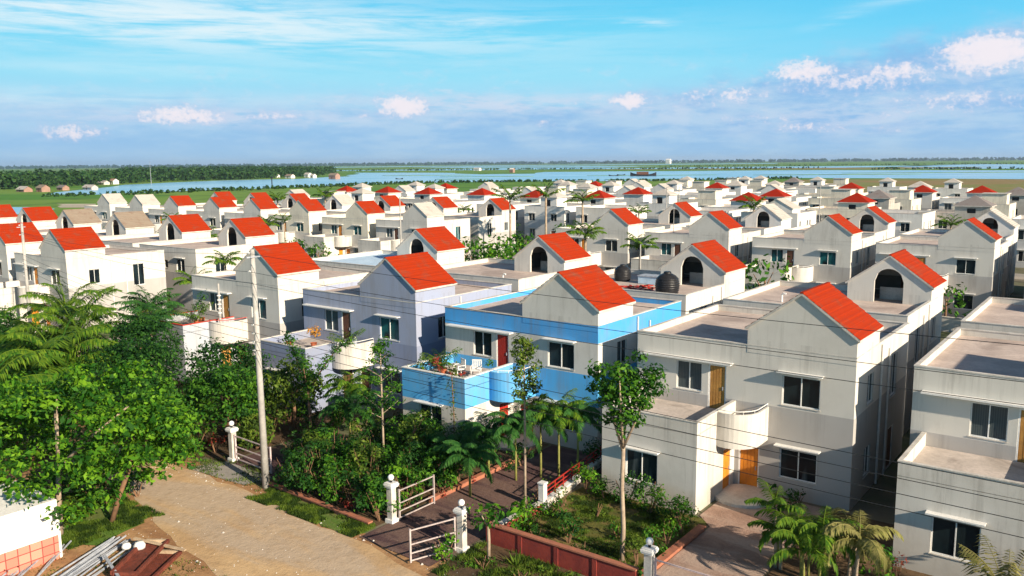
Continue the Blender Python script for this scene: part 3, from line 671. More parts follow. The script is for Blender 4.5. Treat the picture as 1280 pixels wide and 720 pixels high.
def make_hip_house(root, flip, cfg):
    """later type: stair tower with a pyramid roof at the right front corner (x 5..10), flat wings beside and behind"""
    h = House(root, flip, cfg); g = cfg.get; wm = g('wall', M_wallh); zb = G-.3; W_, Dp = 10.0, 9.0; zr = g('zr', 5.3)
    front = ((0, 0, 0), (1, 0, 0), (0, -1, 0)); right = ((W_, 0, 0), (0, 1, 0), (1, 0, 0)); rear = ((0, Dp, 0), (1, 0, 0), (0, 1, 0)); left = ((0, 0, 0), (0, 1, 0), (-1, 0, 0))
    fh = [(1.0, 2.4, 3.2, 4.5), (3.0, 4.3, 3.2, 4.5), (1.2, 2.8, .3, 1.7), (6.6, 8.0, 2.9, 4.2), (6.4, 7.4, G+.1, 1.5)]
    rh = [(1.2, 2.0, 3.3, 4.6), (5.2, 5.9, 3.2, 4.6), (6.6, 7.3, 3.2, 4.6), (1.2, 2.2, .3, 1.7), (5.4, 6.6, .3, 1.7)]
    mb = MB()
    panel(mb, *front, 0, W_, zb, zr, fh, wm); panel(mb, *right, 0, Dp, zb, zr, rh, wm); panel(mb, *left, 0, Dp, zb, zr, [], wm); panel(mb, *rear, 0, W_, zb, zr, [(2, 3.4, 3.2, 4.5)], wm)
    h.put(mb, 'wall'); h.deck(0, W_, 0, Dp, zr+.02, zr+.35, .14, 'roof_deck', g('deck', M_deck), M_coping, wm)
    tb = MB(); x0, x1, y0, y1 = 5.2, W_-.001, -.012, 4.4; ze = g('ze', 6.85)
    tf = ((x0, y0, 0), (1, 0, 0), (0, -1, 0)); trt = ((x1+.012, y0, 0), (0, 1, 0), (1, 0, 0))
    th = [(1.7, 2.9, zr+.25, ze-.4)] if g('open', False) else []
    panel(tb, *tf, 0, x1-x0, zr, ze, th, wm); panel(tb, *trt, 0, y1-y0, zr, ze, [], wm)
    tb.face([(x0, y0, zr), (x0, y1, zr), (x0, y1, ze), (x0, y0, ze)], wm, (-1, 0, 0)); tb.face([(x0, y1, zr), (x1, y1, zr), (x1, y1, ze), (x0, y1, ze)], wm, (0, 1, 0))
    if th: tb.box(x0+.2, x1-.2, y0+.3, y0+.34, zr, ze-.01, M_black)  # black sheet behind the opening, painted stand-in for the shade inside
    o = h.put(tb, 'stair_tower'); hip_roof(h, x0, x1, y0, y1, ze, g('za', 8.4), g('roof', M_darkred), o)
    for q in range(4): h.window(front, fh[q], canopy=q != 3)
    h.door(front, fh[4], g('door', M_orange))
    for q in rh: h.window(right, q, 1, False)
    h.window(rear, (2, 3.4, 3.2, 4.5))
    return root

def make_box_house(root, flip, cfg):
    """plain flat-roofed block, some with an open stair head or dome"""
    h = House(root, flip, cfg); g = cfg.get; wm = g('wall', M_wallh); zb = G-.3; W_, Dp = g('w', 9.0), g('d', 9.0); zr = g('zr', 5.4)
    front = ((0, 0, 0), (1, 0, 0), (0, -1, 0)); right = ((W_, 0, 0), (0, 1, 0), (1, 0, 0)); rear = ((0, Dp, 0), (1, 0, 0), (0, 1, 0)); left = ((0, 0, 0), (0, 1, 0), (-1, 0, 0))
    fh = [(1.0, 2.4, 3.2, 4.5), (W_-3, W_-1.7, 3.2, 4.5), (1.2, 2.4, .3, 1.7), (W_-3, W_-2, G+.1, 1.5)]
    rh = [(1.0, 1.7, 2.9, 4.7), (4.4, 5.1, 2.9, 4.7), (5.7, 6.4, 2.9, 4.7)]
    mb = MB()
    for (w, u, hs) in ((front, W_, fh), (right, Dp, rh), (rear, W_, []), (left, Dp, [])): panel(mb, *w, 0, u, zb, zr, hs, wm)
    h.put(mb, 'wall'); h.deck(0, W_, 0, Dp, zr+.02, zr+.5, .14, 'roof_deck', g('deck', M_deck), M_coping, wm)
    for q in fh[:3]: h.window(front, q)
    h.door(front, fh[3], M_brownwood)
    for q in rh: h.window(right, q, 1, False)
    if g('head') == 'hip':
        tb = MB(); x0, x1, y0, y1 = 3.2, 6.8, .8, 4.2; 
        tf = ((x0, y0, 0), (1, 0, 0), (0, -1, 0)); panel(tb, *tf, 0, x1-x0, zr, 7.6, [(1.0, 2.2, zr+.4, 7.1)], wm)
        tb.box(x0+.01, x1, y0+.35, y1, zr, 7.59, wm); tb.box(x0+.9, x1-1.2, y0+.3, y0+.34, zr+.3, 7.2, M_black)  # last box: black sheet as painted shade in the turret opening
        tb.face([(x1, y0, zr), (x1, y0+.35, zr), (x1, y0+.35, 7.6), (x1, y0, 7.6)], wm, (1, 0, 0)); tb.face([(x0, y0, zr), (x0, y0+.35, zr), (x0, y0+.35, 7.6), (x0, y0, 7.6)], wm, (-1, 0, 0))
        o = h.put(tb, 'stair_tower'); hip_roof(h, x0, x1, y0, y1, 7.6, 8.7, g('roof', M_pale), o)
    elif g('head') == 'arch':
        gable_room(h, 3.0, 8.0, .5, 4.2, wm, g('roof', M_pale), zb=zr+.01, ze=zr+1.2, za=zr+2.6, arch=False)
    elif g('head') == 'cube':
        tb = MB(); tb.box(4.5, W_-.6, 1.0, 4.6, zr+.03, 7.7, wm); o = h.put(tb, 'stair_tower'); t2 = MB(); t2.box(4.3, W_-.4, .8, 4.8, 7.701, 7.82, M_coping); h.put(t2, 'cap_slab', o)
    return root

TYPES = {'gable': make_gable_house, 'hip': make_hip_house, 'box': make_box_house}
PROTO = {}
def house(kind, key, cfg, loc, flip, label, group=None, cat='house'):
    k = (kind, key, flip)
    if k not in PROTO:
        r = empty({'gable': 'gabled_house', 'hip': 'villa', 'box': 'flat_roofed_house'}[kind], loc); TYPES[kind](r, flip, cfg)
        bpy.context.view_layer.update(); PROTO[k] = tree_of(r)
    else: r = dup_tree(PROTO[k]); r.location = loc
    tag(r, label, cat); 
    if group: r['group'] = group
    elif 'group' in r: del r['group']
    return r

C_red = dict()
C_blue = dict(wall=M_wallb, roof=M_red, door=M_maroon, wx1=4.75, cop=M_white, terr=M_decktan)
C_lav = dict(wall=M_wallp, roof=M_red, door=M_brownwood, udoor=M_brownwood, balc=M_wing, glass=M_glasst)
C_redcop = dict(wingwall=wall_mat('shade_toned_wing_render', c4(.40, .43, .48), None, None, .6), cop=M_copred, door=M_tanwood, udoor=M_tanwood, glass=M_glasst)  # wing greyed and blued: its shade is put into the render colour
C_ochre = dict(door=M_orange, udoor=M_tanwood)
C_plainroof = dict(roof=M_tan, door=M_brownwood)
C_paleroof = dict(roof=M_pale, door=M_brownwood, glass=M_glasst)
C_bluedeck = dict(deck=M_deckb, roof=M_red)
C_cream = dict(wall=M_wallc, roof=M_red, door=M_orange, glass=M_glasst)
C_greyroof = dict(roof=M_grey, wall=M_wallg, door=M_brownwood)
ORD = ['first', 'second', 'third', 'fourth', 'fifth', 'sixth', 'seventh', 'eighth', 'ninth', 'tenth', 'eleventh', 'twelfth', 'thirteenth']

# front row, facing the earth road (x of the right-hand corner, key, config, label)
R1 = [(3.1, 'ochre', C_ochre, 'nearest white house at the right edge with bare roof slab and ochre upper door'),
      (-9.05, 'ochre', C_ochre, 'large white house with red gable and ochre door over a round balcony'),
      (-21.25, 'blue', C_blue, 'white house painted with bright blue bands, blue balcony and red doors'),
      (-33.5, 'lav', C_lav, 'lavender house with red gable and white round balcony beside the blue-banded house'),
      (-46.0, 'redcop', C_redcop, 'white house with red coping round its terrace and balcony behind the tall pole'),
      (-75.0, 'white', C_red, 'bright white house with broad sunlit side wall behind the palms'),
      (-86.6, 'white', C_red, 'white house with red gable partly behind two poles at left edge'),
      (-98.8, 'white', C_red, 'red gabled house cut by the left edge of the photo')]
for xr, key, cfg, lab in R1:
    house('gable', key, cfg, (xr-10, 35.2, 0), False, lab, 'gabled houses of the front row')
R2 = [(2.9, 'white', C_red, 'house with bare flat roof behind the nearest house at right edge'),
      (-9.55, 'white', C_red, 'rear-facing house with red arched gable directly behind the ochre-doored house'),
      (-21.9, 'white', C_red, 'rear-facing house with a black water tank before its dark arch'),
      (-34.4, 'white', C_red, 'rear-facing house with arched gable and wide bare roof behind the blue-banded house'),
      (-47.0, 'bluedeck', C_bluedeck, 'arched red gabled house with pale blue flat roof behind the lavender house'),
      (-72.9, 'white', C_red, 'rear-facing house with sunlit side, standing at the palm-lined side street'),
      (-84.2, 'white', C_red, 'red arched gable house just behind the bright white side wall'),
      (-95.8, 'tan', C_plainroof, 'arched house with bare brown tiles between two red roofs at left'),
      (-108.2, 'tan', C_plainroof, 'arched house with bare brown tiles next to the leftmost pole'),
      (-119.5, 'white', C_red, 'rear-facing red gabled house beside the small pond at far left'),
      (-132.0, 'white', C_red, 'rear-facing red gabled house cut by the left photo edge')]
for xr, key, cfg, lab in R2:
    house('gable', key, cfg, (xr-10, 55.6, 0), True, lab, 'arched houses of the second row')
R3 = [(1.6, 'grey', C_greyroof, None), (-10.9, 'ochre', C_ochre, None), (-23.2, 'lav2', C_paleroof | dict(roof=M_red), None), (-35.8, 'lav2', None, None), (-48.0, 'white', C_red, None),
      (-79.3, 'pale', C_paleroof, None), (-91.0, 'cream', C_cream, None), (-104.0, 'cream', C_cream, None), (-115.9, 'white', C_red, None), (-127.2, 'white', C_red, None), (-139.6, 'white', C_red, None),
      (-151.5, 'pale', C_paleroof, None), (-163.5, 'pale', C_paleroof, None)]
L3 = ['bare grey gabled house at the right edge beyond the first street', 'white house with red gable and brown shutters, rightmost facing the first street', 'white house with teal windows and leafy balcony facing the first street',
      'white red gabled house behind the black water tank house', 'white red gabled house facing the street beside the central greenery', 'grey-white house with pale unpainted gable left of the central greenery',
      'cream house with red gable and orange balcony door left of the pale gable', 'cream house with red gable, third from the central greenery', 'white house with red gable behind tall thin palms',
      'white house with red gable in the left middle distance', 'white house with red gable next to two pale gabled houses', 'pale unpainted gabled house by the green marsh', 'last pale unpainted gabled house beside the green marsh']
for (xr, key, cfg, _), lab in zip(R3, L3):
    house('gable', key, cfg or {}, (xr-10, 86.0, 0), False, lab, 'gabled houses of the third row')
R4 = [(1.0, 'grey', C_greyroof), (-11.4, 'tanarch', C_plainroof | dict(wall=M_wallh, roof=M_pale)), (-23.9, 'white', C_red), (-36.2, 'tanarch', None), (-48.3, 'white', C_red), (-79.5, 'white', C_red), (-91.4, 'white', C_red), (-103.4, 'white', C_red),
      (-115.5, 'tanarch', None), (-127.6, 'white', C_red), (-139.5, 'white', C_red), (-151.5, 'white', C_red)]
L4 = ['bare grey arched house at the right edge in the fourth row', 'arched house with pale coping and grey gable at the far right', 'white arched house with red gable behind the leafy-balcony house', 'arched house with pale bare roof tiles right of centre',
      'small white arched house with red gable between bigger white villas', 'arched white house with sunlit side right beside the central greenery', 'red gabled arched house behind the pale gable', 'red gabled house with dark arch, left of the two pyramid roofs',
      'white arched house with unpainted pale roof before the green marsh', 'red arched gable house near the marsh, third from its left end', 'red arched gable house near the marsh, second from its left end', 'leftmost red arched gable house near the marsh']
for (xr, key, cfg), lab in zip(R4, L4):
    house('gable', key, cfg or {}, (xr-10, 106.6, 0), True, lab, 'arched houses of the fourth row')

# villas and blocks of the later rows (x of the right front corner, y of the front)
HV = [(-166, 150, 'leftmost small villa with red pyramid roof before the marsh'), (-151, 150, 'second villa with red pyramid roof from the left'), (-134.5, 147, 'third villa with red pyramid roof from the left, left of centre'),
      (-119, 148, 'villa with red pyramid roof left of centre with pale gable behind'), (-99.5, 141.5, 'villa with red pyramid roof and grey front, just above the central greenery'), (-87, 146, 'grey-fronted tower villa with red pyramid roof at centre, orange door below'),
      (-56, 146.5, 'large villa with red pyramid roof right of centre'), (-38, 149.5, 'villa with wide red pyramid roof right of the grey gabled arch'), (-58, 166, 'villa with red pyramid roof and dark opening behind the large villa'),
      (-89, 166, 'villa with dark red roof behind two thin lamp posts'), (-159, 181, 'villa with red pyramid peak behind the third villa'), (-130, 215, 'far villa with red pyramid roof near the lake shore, centre'),
      (-90, 211, 'far villa with small red pyramid roof above the white flat roofs'), (-58, 219, 'far villa with red pyramid roof on the right in front of the dry field'), (-38, 201, 'far villa with dark red roof near the right edge'), (-26.5, 201, 'far villa with dark red roof, rightmost of the red ones')]
for i, (x, y, lab) in enumerate(HV):
    k = i % 3
    cfg = [dict(roof=M_darkred, wall=M_wallh), dict(roof=M_darkred, wall=M_wallc, open=True), dict(roof=M_darkred, wall=M_wall, open=True)][k]
    house('hip', 'red%d' % k, cfg, (x-10, y, 0), False, lab, 'villas with red pyramid roofs')
HW = [(-160, 166, 'box', 'pale cement villa behind the second red pyramid roof', 1), (-134, 169, 'hip', 'white villa with pale roof behind the fourth red pyramid roof', 0), (-117, 165.5, 'box', 'white villa with pale peak behind the roof above the greenery', 1),
      (-143.5, 219, 'box', 'white villa with open roof turret by the lake, centre', 0), (-115, 201, 'box', 'white villa with open grey turret right of the red lakeside roof', 0), (-101.5, 204, 'box', 'white villa with curved-looking gable turret, right of centre', 1),
      (-121, 256, 'box', 'far white villa with cube turret near the water', 2), (-108, 240, 'box', 'far white villa with small cube turret, second by the water', 2), (-95, 236, 'hip', 'far villa with grey pyramid roof and one dark window', 0),
      (-109, 282, 'box', 'far villa with open turret nearest the lake', 0), (-94, 283, 'hip', 'far dark grey roofed villa near the lake, right of centre', 1), (-81, 291, 'box', 'far grey block with cube turret by the lake', 2),
      (-59, 266, 'box', 'far villa with pale turret at the edge of the dry field', 0), (-46, 238, 'hip', 'far villa with pale pyramid roof beside the dry field', 0), (-40, 257, 'box', 'far grey villa with pale turret in the dry field', 0),
      (-19, 193, 'hip', 'villa with grey pyramid roof cut by the right edge', 1), (-39, 168, 'hip', 'villa with grey cement pyramid roof behind the red arched gable', 1), (-19.5, 146, 'hip', 'broad grey-roofed villa at far right behind the pale arched house', 1),
      (-48.4, 142, 'box', 'white flat-roofed block with dark tall side windows right of centre', 3), (-27, 137, 'box', 'cream flat-roofed block with tall side windows at right', 3), (-115, 133, 'box', 'white flat-roofed block behind the central grey gable', 3),
      (-98, 130.5, 'box', 'low white flat-roofed block above the central greenery', 3), (-72, 148, 'box', 'white block with open turret between two red pyramid villas', 0), (-104, 167, 'box', 'white flat-roofed block behind the villa above the greenery', 2),
      (-73, 168, 'box', 'white block with cube turret in the middle of the far rows', 2), (-72, 206, 'box', 'white flat block left of the far small red roof', 1), (-76, 243, 'box', 'far flat white block before the dry field', 3),
      (-160, 225, 'box', 'far flat block at the lakeside left of centre', 3), (-20, 172, 'box', 'grey flat block with cube turret at right edge', 2), (-6, 131, 'box', 'grey flat-roofed block cut by the right edge', 3), (-142, 196, 'box', 'white flat block behind the pale-roofed villa', 3), (-85, 187, 'box', 'long white flat block in the far rows, right of centre', 3)]
BC = [dict(head='hip', roof=M_pale), dict(head='arch', roof=M_pale), dict(head='cube', wall=M_wallc), dict(wall=M_wallh, d=10)]
for x, y, kind, lab, k in HW:
    if kind == 'hip': house('hip', 'pale%d' % k, dict(roof=[M_pale, M_grey][k], wall=[M_wallh, M_wallg][k], open=True), (x-10, y, 0), False, lab, 'unpainted villas of the far rows')
    else: house('box', 'b%d' % k, BC[k], (x-9, y, 0), False, lab, 'flat-roofed houses of the far rows')
KEPT = [(x, y) for x, y, _ in HV]+[(a[0], a[1]) for a in HW]+[(-75, 255)]
rng = random.Random(4); rows = [(129.5, -160, -8), (165, -175, -8), (184, -172, -12), (203, -160, -15), (222, -160, -62), (240, -150, -72), (258, -140, -78), (276, -128, -82), (295, -120, -86)]
for ri, (y, xa, xb) in enumerate(rows):
    x = xa; n = 0
    while x < xb:
        if all(abs(x-a) > 11.2 or abs(y-c) > 11.5 for a, c in KEPT) and not (-72 < x < -55 and y < 140):
            k = rng.choice([0, 1, 2, 3, 3, 0]); KEPT.append((x, y))
            house('box', 'b%d' % k, BC[k], (x-9, y, 0), False, '%s block, %s from the left among the plain ones of the %s far row' % (['turreted white', 'gable-turret white', 'cube-turret cream', 'plain white'][k], ORD[min(n, 12)], ORD[ri]), 'flat-roofed houses of the far rows'); n += 1; x += 11.5
        else: x += 2.0
# the bare concrete frame of an unfinished building
uf = empty('unfinished_building', (-96, 255, 0), 0, 'unfinished grey concrete frame of columns and slabs beyond the red pyramid roofs', 'building')
b = MB(); b.box(0, 22, 0, 9, 2.6, 2.9, M_wallg); b.box(0, 22, 0, 9, 5.7, 6.0, M_wallg); b.build('floor_slab', uf)
for i in range(6):
    for j in range(2):
        b = MB(); b.box(.3+4.2*i, .7+4.2*i, .3+8*j, .7+8*j, G, 2.598, M_wallg); b.box(.3+4.2*i, .7+4.2*i, .3+8*j, .7+8*j, 2.902, 5.698, M_wallg); b.build('column', uf)

# ------------------------------------------------------------------ things on the roofs and terraces
def lathe_thing(name, prof, loc, mat, label, cat, n=20, group=None):
    b = MB(); b.lathe(prof, (0, 0, 0), mat, n); o = b.build(name, None, True, loc=loc); return tag(o, label, cat, group)
def water_tank(loc, s, label):
    t = empty('water_tank', loc, 0, label, 'water tank', 'black roof water tanks')
    prof = [(0, 0), (.62, 0)]
    for i in range(7): z = .1+.14*i; r = .68+.06*math.sin(math.pi*i/6); prof += [(r, z), (r+.04, z+.04), (r, z+.09)]
    prof += [(.52, 1.2), (.3, 1.32), (0, 1.34)]
    b = MB(); b.lathe([(r*s, z*s) for r, z in prof], (0, 0, 0), M_black, 24); b.build('tank_body', t, True)
    b = MB(); b.lathe([(.24*s, 1.3*s), (.24*s, 1.42*s), (.18*s, 1.46*s), (0, 1.46*s)], (0, 0, 0), M_black, 14); b.build('lid', t, True)
water_tank((-23.9, 47.9, 5.72), 1.0, 'round black ribbed water tank in front of the dark roof arch')
water_tank((-29.3, 51.8, 5.72), .8, 'smaller black water tank at the back of the same cluttered roof')
def heap(name, loc, mat, label, r=.9, n=26, seed=1, cat='heap'):
    rng = random.Random(seed); b = MB()
    for i in range(n):
        a = rng.random()*6.28; d = rng.random()**.7*r; p = Vector((math.cos(a)*d*1.4, math.sin(a)*d, max(0.03, (1-d/r)*.35*rng.random()+.04)))
        q = Vector((rng.uniform(-.5, .5), rng.uniform(-.4, .4), rng.uniform(-.05, .12)))
        b.tube([p-q, p+q], rng.uniform(.02, .05), mat, 5)
    return tag(b.build(name, loc=loc), label, cat)
heap('rod_heap', (-26.6, 48.9, 5.74), M_maroon, 'heap of dark red rods lying on the roof beside the water tank')
b = MB(); b.box(-.9, .9, -.5, .5, 0, .5, M_deckb); b.box(-.95, .95, -.55, .55, .501, .56, M_grey2); tag(b.build('tarpaulin_bundle', loc=(-26.8, 51.6, 5.74)), 'blue tarpaulin bundle on the cluttered roof behind the water tank', 'bundle')
for (x, y, lab) in [(-17.0, 49.0, 'small white vent pipe on the bare roof behind the ochre-doored house'), (-28.4, 41.5, 'small white vent pipe at the back of the blue-banded house roof'), (-36.2, 47.0, 'white vent cowl on the wide bare roof behind the blue-banded house')]:
    b = MB(); b.tube([(0, 0, 0), (0, 0, .4), (.1, 0, .52), (.24, 0, .5)], .06, M_white, 8); tag(b.build('vent_pipe', loc=(x, y, 5.72)), lab, 'vent pipe')
# white plastic chairs on the blue-banded terrace
def chair(loc, rz, lab):
    t = empty('garden_chair', loc, rz, lab, 'chair', 'white chairs on the terrace')
    b = MB(); b.box(-.25, .25, -.25, .25, .42, .46, M_white); b.build('seat', t)
    b = MB(); b.box(-.25, .25, .22, .26, .46, .52, M_white)
    for k in range(5): b.box(-.24+.11*k, -.18+.11*k, .225, .255, .521, .88, M_white)
    b.box(-.25, .25, .22, .26, .881, .94, M_white); b.build('backrest', t)
    for sx in (-1, 1):
        for sy in (-1, 1):
            b = MB(); b.box(sx*.22-.02, sx*.22+.02, sy*.22-.02, sy*.22+.02, 0, .419, M_white); b.build('leg', t)
        b = MB(); b.box(sx*.26-.02, sx*.26+.02, -.2, .22, .62, .65, M_white); b.box(sx*.26-.015, sx*.26+.015, -.2, -.16, .46, .619, M_white); b.build('armrest', t)
chair((-27.4, 33.2, 2.91), .5, 'white garden chair on the blue-banded terrace, nearer the red door')
chair((-28.3, 32.9, 2.91), -.4, 'white garden chair on the blue-banded terrace, nearer the potted palms')
b = MB(); b.tube([(0, 0, 0), (0, 0, 3.2)], [.09, .07], M_pole, 8)
for k in range(5): b.lathe([(.05, 0), (.14, .03), (.14, .09), (.05, .12)], (0, 0, 1.1+.3*k), M_white, 8)
tag(b.build('clothes_pole', loc=(-50.5, 33.7, 2.81)), 'short white ringed post standing on the red-coped balcony', 'post')
# antenna posts
for (x, y, h, lab) in [(-43.0, 87.5, 3.2, 'thin grey antenna post on a roof beside a red arched gable'), (-38.5, 53.2, 1.8, 'thin pipe post beside the arched gable above the wide bare roof')]:
    b = MB(); b.tube([(0, 0, 0), (0, 0, h)], .03, M_pole, 6); tag(b.build('antenna_post', loc=(x, y, 5.72)), lab, 'antenna')

# ------------------------------------------------------------------ poles and wires
def concrete_pole(loc, h, lean, lab, arms=3, r=(.17, .10)):
    t = empty('utility_pole', loc, 0, lab, 'pole', 'concrete utility poles')
    top = Vector((lean[0], lean[1], h))
    b = MB(); b.tube([Vector((0, 0, -.3)), top*.5, top], [r[0], (r[0]+r[1])/2, r[1]], M_pole, 10); b.build('shaft', t, True)
    zs = [h-.15, h-.95]+[h-3.3-.38*k for k in range(4)]
    for z in zs[:arms+3 if arms > 3 else 6]:
        c = top*(z/h); b = MB(); b.tube([c+Vector((.05, -.2, 0)), c+Vector((.05, -.26, 0))], .05, M_white, 6); b.tube([c+Vector((0, -.1, 0)), c+Vector((0, -.28, 0))], .02, M_grey2, 5); b.build('insulator', t)
    b = MB(); b.box(-.04, .04, -.4, .3, h-.35, h-.29, M_grey2); b.build('crossarm', t)
    return t
PA = Vector((-31.1, 22.6, G)); concrete_pole(PA, 10.95, (-.1, 0, 0), 'tall pale concrete pole on the road verge in front of the red-coped house', 6)
concrete_pole((-75.9, 32.2, G), 9.9, (.1, 0, 0), 'concrete pole carrying small boxes at the upper left, right of its neighbour')
concrete_pole((-83.0, 31.6, G), 9.2, (0, 0, 0), 'leftmost concrete pole beside the blue-shaded house')
concrete_pole((6.0, 20.6, G), 10.9, (0, 0, 0), 'concrete pole beyond the right edge carrying the wires')
def wire(a, c, sag, lab):
    a = Vector(a); c = Vector(c); pts = []
    for i in range(25):
        t = i/24; p = a.lerp(c, t); p.z -= sag*4*t*(1-t); pts.append(p)
    b = MB(); b.tube(pts, .010, M_wire, 4, False); tag(b.build('power_line'), lab, 'wire', 'overhead power lines')
zz = [10.2, 9.4, 8.9, 7.1, 6.72, 6.34, 5.96]
WL = ['topmost', 'second highest', 'third highest', 'fourth highest', 'third lowest', 'second lowest', 'lowest']
for z, n in zip(zz, WL):
    wire((PA.x, PA.y-.26, z), (6.0, 20.3, z+(.1 if z > 8 else -.05)), .35 if z > 8 else .22, n+' black wire running from the tall pole across the white houses')
    wire((PA.x, PA.y-.26, z), (-75.8, 32.0, min(z, 9)-.4), .5, n+' black wire running from the tall pole towards the left poles')
# street lamps and thin masts between the rows
for (x, y, h, lab) in [(-72.6, 74.0, 10.6, 'tall thin lamp post left of centre'), (-60.5, 120.5, 10.6, 'tall thin lamp post, left of the pair right of centre'), (-58.4, 120.5, 10.6, 'tall thin lamp post, right of the pair right of centre'), (-37.0, 120.5, 11, 'tall thin lamp post in the far rows at right'),
                    (-40, 74.2, 6.5, 'grey lamp post in the first street'), (-132, 66.0, 8, 'thin pole in the first street at left')]:
    t = empty('lamp_post', (x, y, G), 0, lab, 'lamp post', 'lamp posts between the house rows'); b = MB(); b.tube([(0, 0, 0), (0, 0, h)], [.12, .06], M_pole, 6); b.build('post', t)
    b = MB(); b.tube([(0, 0, h-.05), (.5, 0, h+.1), (.9, 0, h+.05)], .035, M_grey2, 5); b.box(.7, 1.2, -.1, .1, h-.02, h+.06, M_grey2); b.build('lamp_arm', t)

# ------------------------------------------------------------------ gate posts, gates, garden walls
def gate_post(loc, lab, h=1.75):
    t = empty('gate_post', loc, 0, lab, 'gate post', 'white gate posts with globes')
    b = MB(); b.box(-.20, .20, -.20, .20, 0, .25, M_white); b.box(-.135, .135, -.135, .135, .251, h-.15, M_coping); b.build('pillar', t)
    b = MB(); b.box(-.21, .21, -.21, .21, h-.149, h-.09, M_white); b.box(-.23, .23, -.23, .23, h-.089, h-.01, M_white); b.box(-.2, .2, -.2, .2, h-.009, h+.04, M_white); b.build('capital', t)
    b = MB(); b.tube([(0, 0, h+.04), (0, 0, h+.12)], .05, M_black, 8); b.build('lamp_neck', t)
    b = MB(); r = .13; b.lathe([(r*math.sin(a*math.pi/10), h+.12+r*(1-math.cos(a*math.pi/10))) for a in range(11)], (0, 0, 0), M_globe, 16); b.build('globe_lamp', t, True)
gate_post((-23.8, 23.3, G), 'white gate post with globe left of the purple driveway gate')
gate_post((-19.8, 23.0, G), 'stained gate post with globe right of the purple driveway')
gate_post((-35.4, 23.9, G), 'white gate post with globe beside the tall pole')
gate_post((-12.55, 24.2, G), 'white gate post with globe at the bottom edge by the pinkish path')
def gate(p0, p1, lab, mat=M_gatew, h=1.35, bars=1):
    p0 = Vector((*p0, G+.12)); p1 = Vector((*p1, G+.12)); L = (p1-p0).length; rz = math.atan2(p1.y-p0.y, p1.x-p0.x)
    t = empty('gate_leaf', p0, rz, lab, 'gate', 'low steel gates')
    b = MB(); w = .035; b.box(0, .06, -w, w, .05, h, mat); b.build('stile', t); b = MB(); b.box(L-.06, L, -w, w, .05, h, mat); b.build('stile', t)
    for z in (.1, .38, .72, 1.26):
        b = MB(); b.box(.061, L-.061, -.02, .02, z, z+.045, mat); b.build('rail', t)
gate((-23.6, 23.5), (-23.55, 25.6), 'open steel gate leaf on the left of the purple driveway')
gate((-19.95, 22.8), (-20.6, 21.0), 'open steel gate leaf on the right, swung out to the road')
gate((-35.2, 23.9), (-32.2, 23.75), 'closed dark steel gate behind the tall pole', M_metal)
gate((-12.35, 24.2), (-10.0, 24.2), 'closed steel gate at the bottom edge across the pinkish path', M_metal)
def low_wall(p0, p1, h, th, mat, cop, lab, piers=True, name='garden_wall'):
    p0 = Vector((*p0, G)); p1 = Vector((*p1, G)); L = (p1-p0).length; rz = math.atan2(p1.y-p0.y, p1.x-p0.x)
    t = empty(name, p0, rz, lab, 'garden wall'); b = MB(); b.box(0, L, -th/2, th/2, -.1, h, mat)
    if piers:
        n = max(1, int(L/1.6))
        for k in range(1, n): b.box(L*k/n-.09, L*k/n+.09, -th/2-.03, th/2+.03, -.1, h-.003, mat)
    b.build('wall', t); b = MB(); b.box(-.03, L+.03, -th/2-.05, th/2+.05, h+.001, h+.06, cop); b.build('coping', t); return t
low_wall((-19.5, 24.15), (-13.0, 24.15), .85, .14, M_brickr, M_kerbr, 'maroon garden wall with pale coping along the bottom of the lawn')
low_wall((-19.6, 24.4), (-19.5, 27.7), .45, .16, M_brickr, M_coping, 'low brick wall beside the purple driveway, left of the lawn')
dw = low_wall((-19.5, 28.1), (-20.4, 34.8), .4, .18, M_coping, M_white, 'white kerb wall with red railing between the driveway and the lawn', False)
b = MB(); L = math.hypot(.9, 6.7)
for z in (.62, .80, 1.0): b.box(.1, L-.1, -.02, .02, z, z+.035, M_maroon)
for k in range(9): b.box(.1+(L-.2)*k/8-.02, .1+(L-.2)*k/8+.02, -.022, .022, .461, 1.03, M_maroon)
b.build('railing', dw)
b = MB(); b.box(-.13, .13, -.13, .13, 0, 1.25, M_white); b.box(-.16, .16, -.16, .16, 1.251, 1.32, M_white); tag(b.build('fence_post', loc=(-19.5, 27.9, G)), 'plain white square post at the corner of the red railing', 'post')
low_wall((-13.25, 24.5), (-13.25, 30.0), .22, .22, M_kerbr, M_kerbr, 'brick kerb curving along the pinkish path beside the lawn', False, 'brick_kerb')
for a, c, l in [((-23.9, 25.7), (-23.9, 34.0), 'low red kerb with flowers on the left side of the purple driveway'), ((-31.2, 22.75), (-24.2, 22.45), 'low brick kerb under the big hedge by the road')]:
    low_wall(a, c, .25, .15, M_kerbr, M_kerbr, l, False, 'brick_kerb')
# back-garden walls between the first rows and fronts of the street plots
for (x0, x1, y, lab) in [(-57, -36, 62.0, 'pale plot wall along the near side of the first street, left stretch'), (-34, -11, 62.0, 'pale plot wall along the near side of the first street, middle stretch'), (-9, 6, 62.0, 'pale plot wall along the near side of the first street, right stretch'),
                       (-58, -36, 78.6, 'pale plot wall on the far side of the first street, left stretch'), (-34, -11, 78.6, 'pale plot wall on the far side of the first street, middle stretch'), (-9, 6, 78.6, 'pale plot wall on the far side of the first street, right stretch')]:
    low_wall((x0, y), (x1, y), 1.3, .14, M_coping, M_coping, lab)

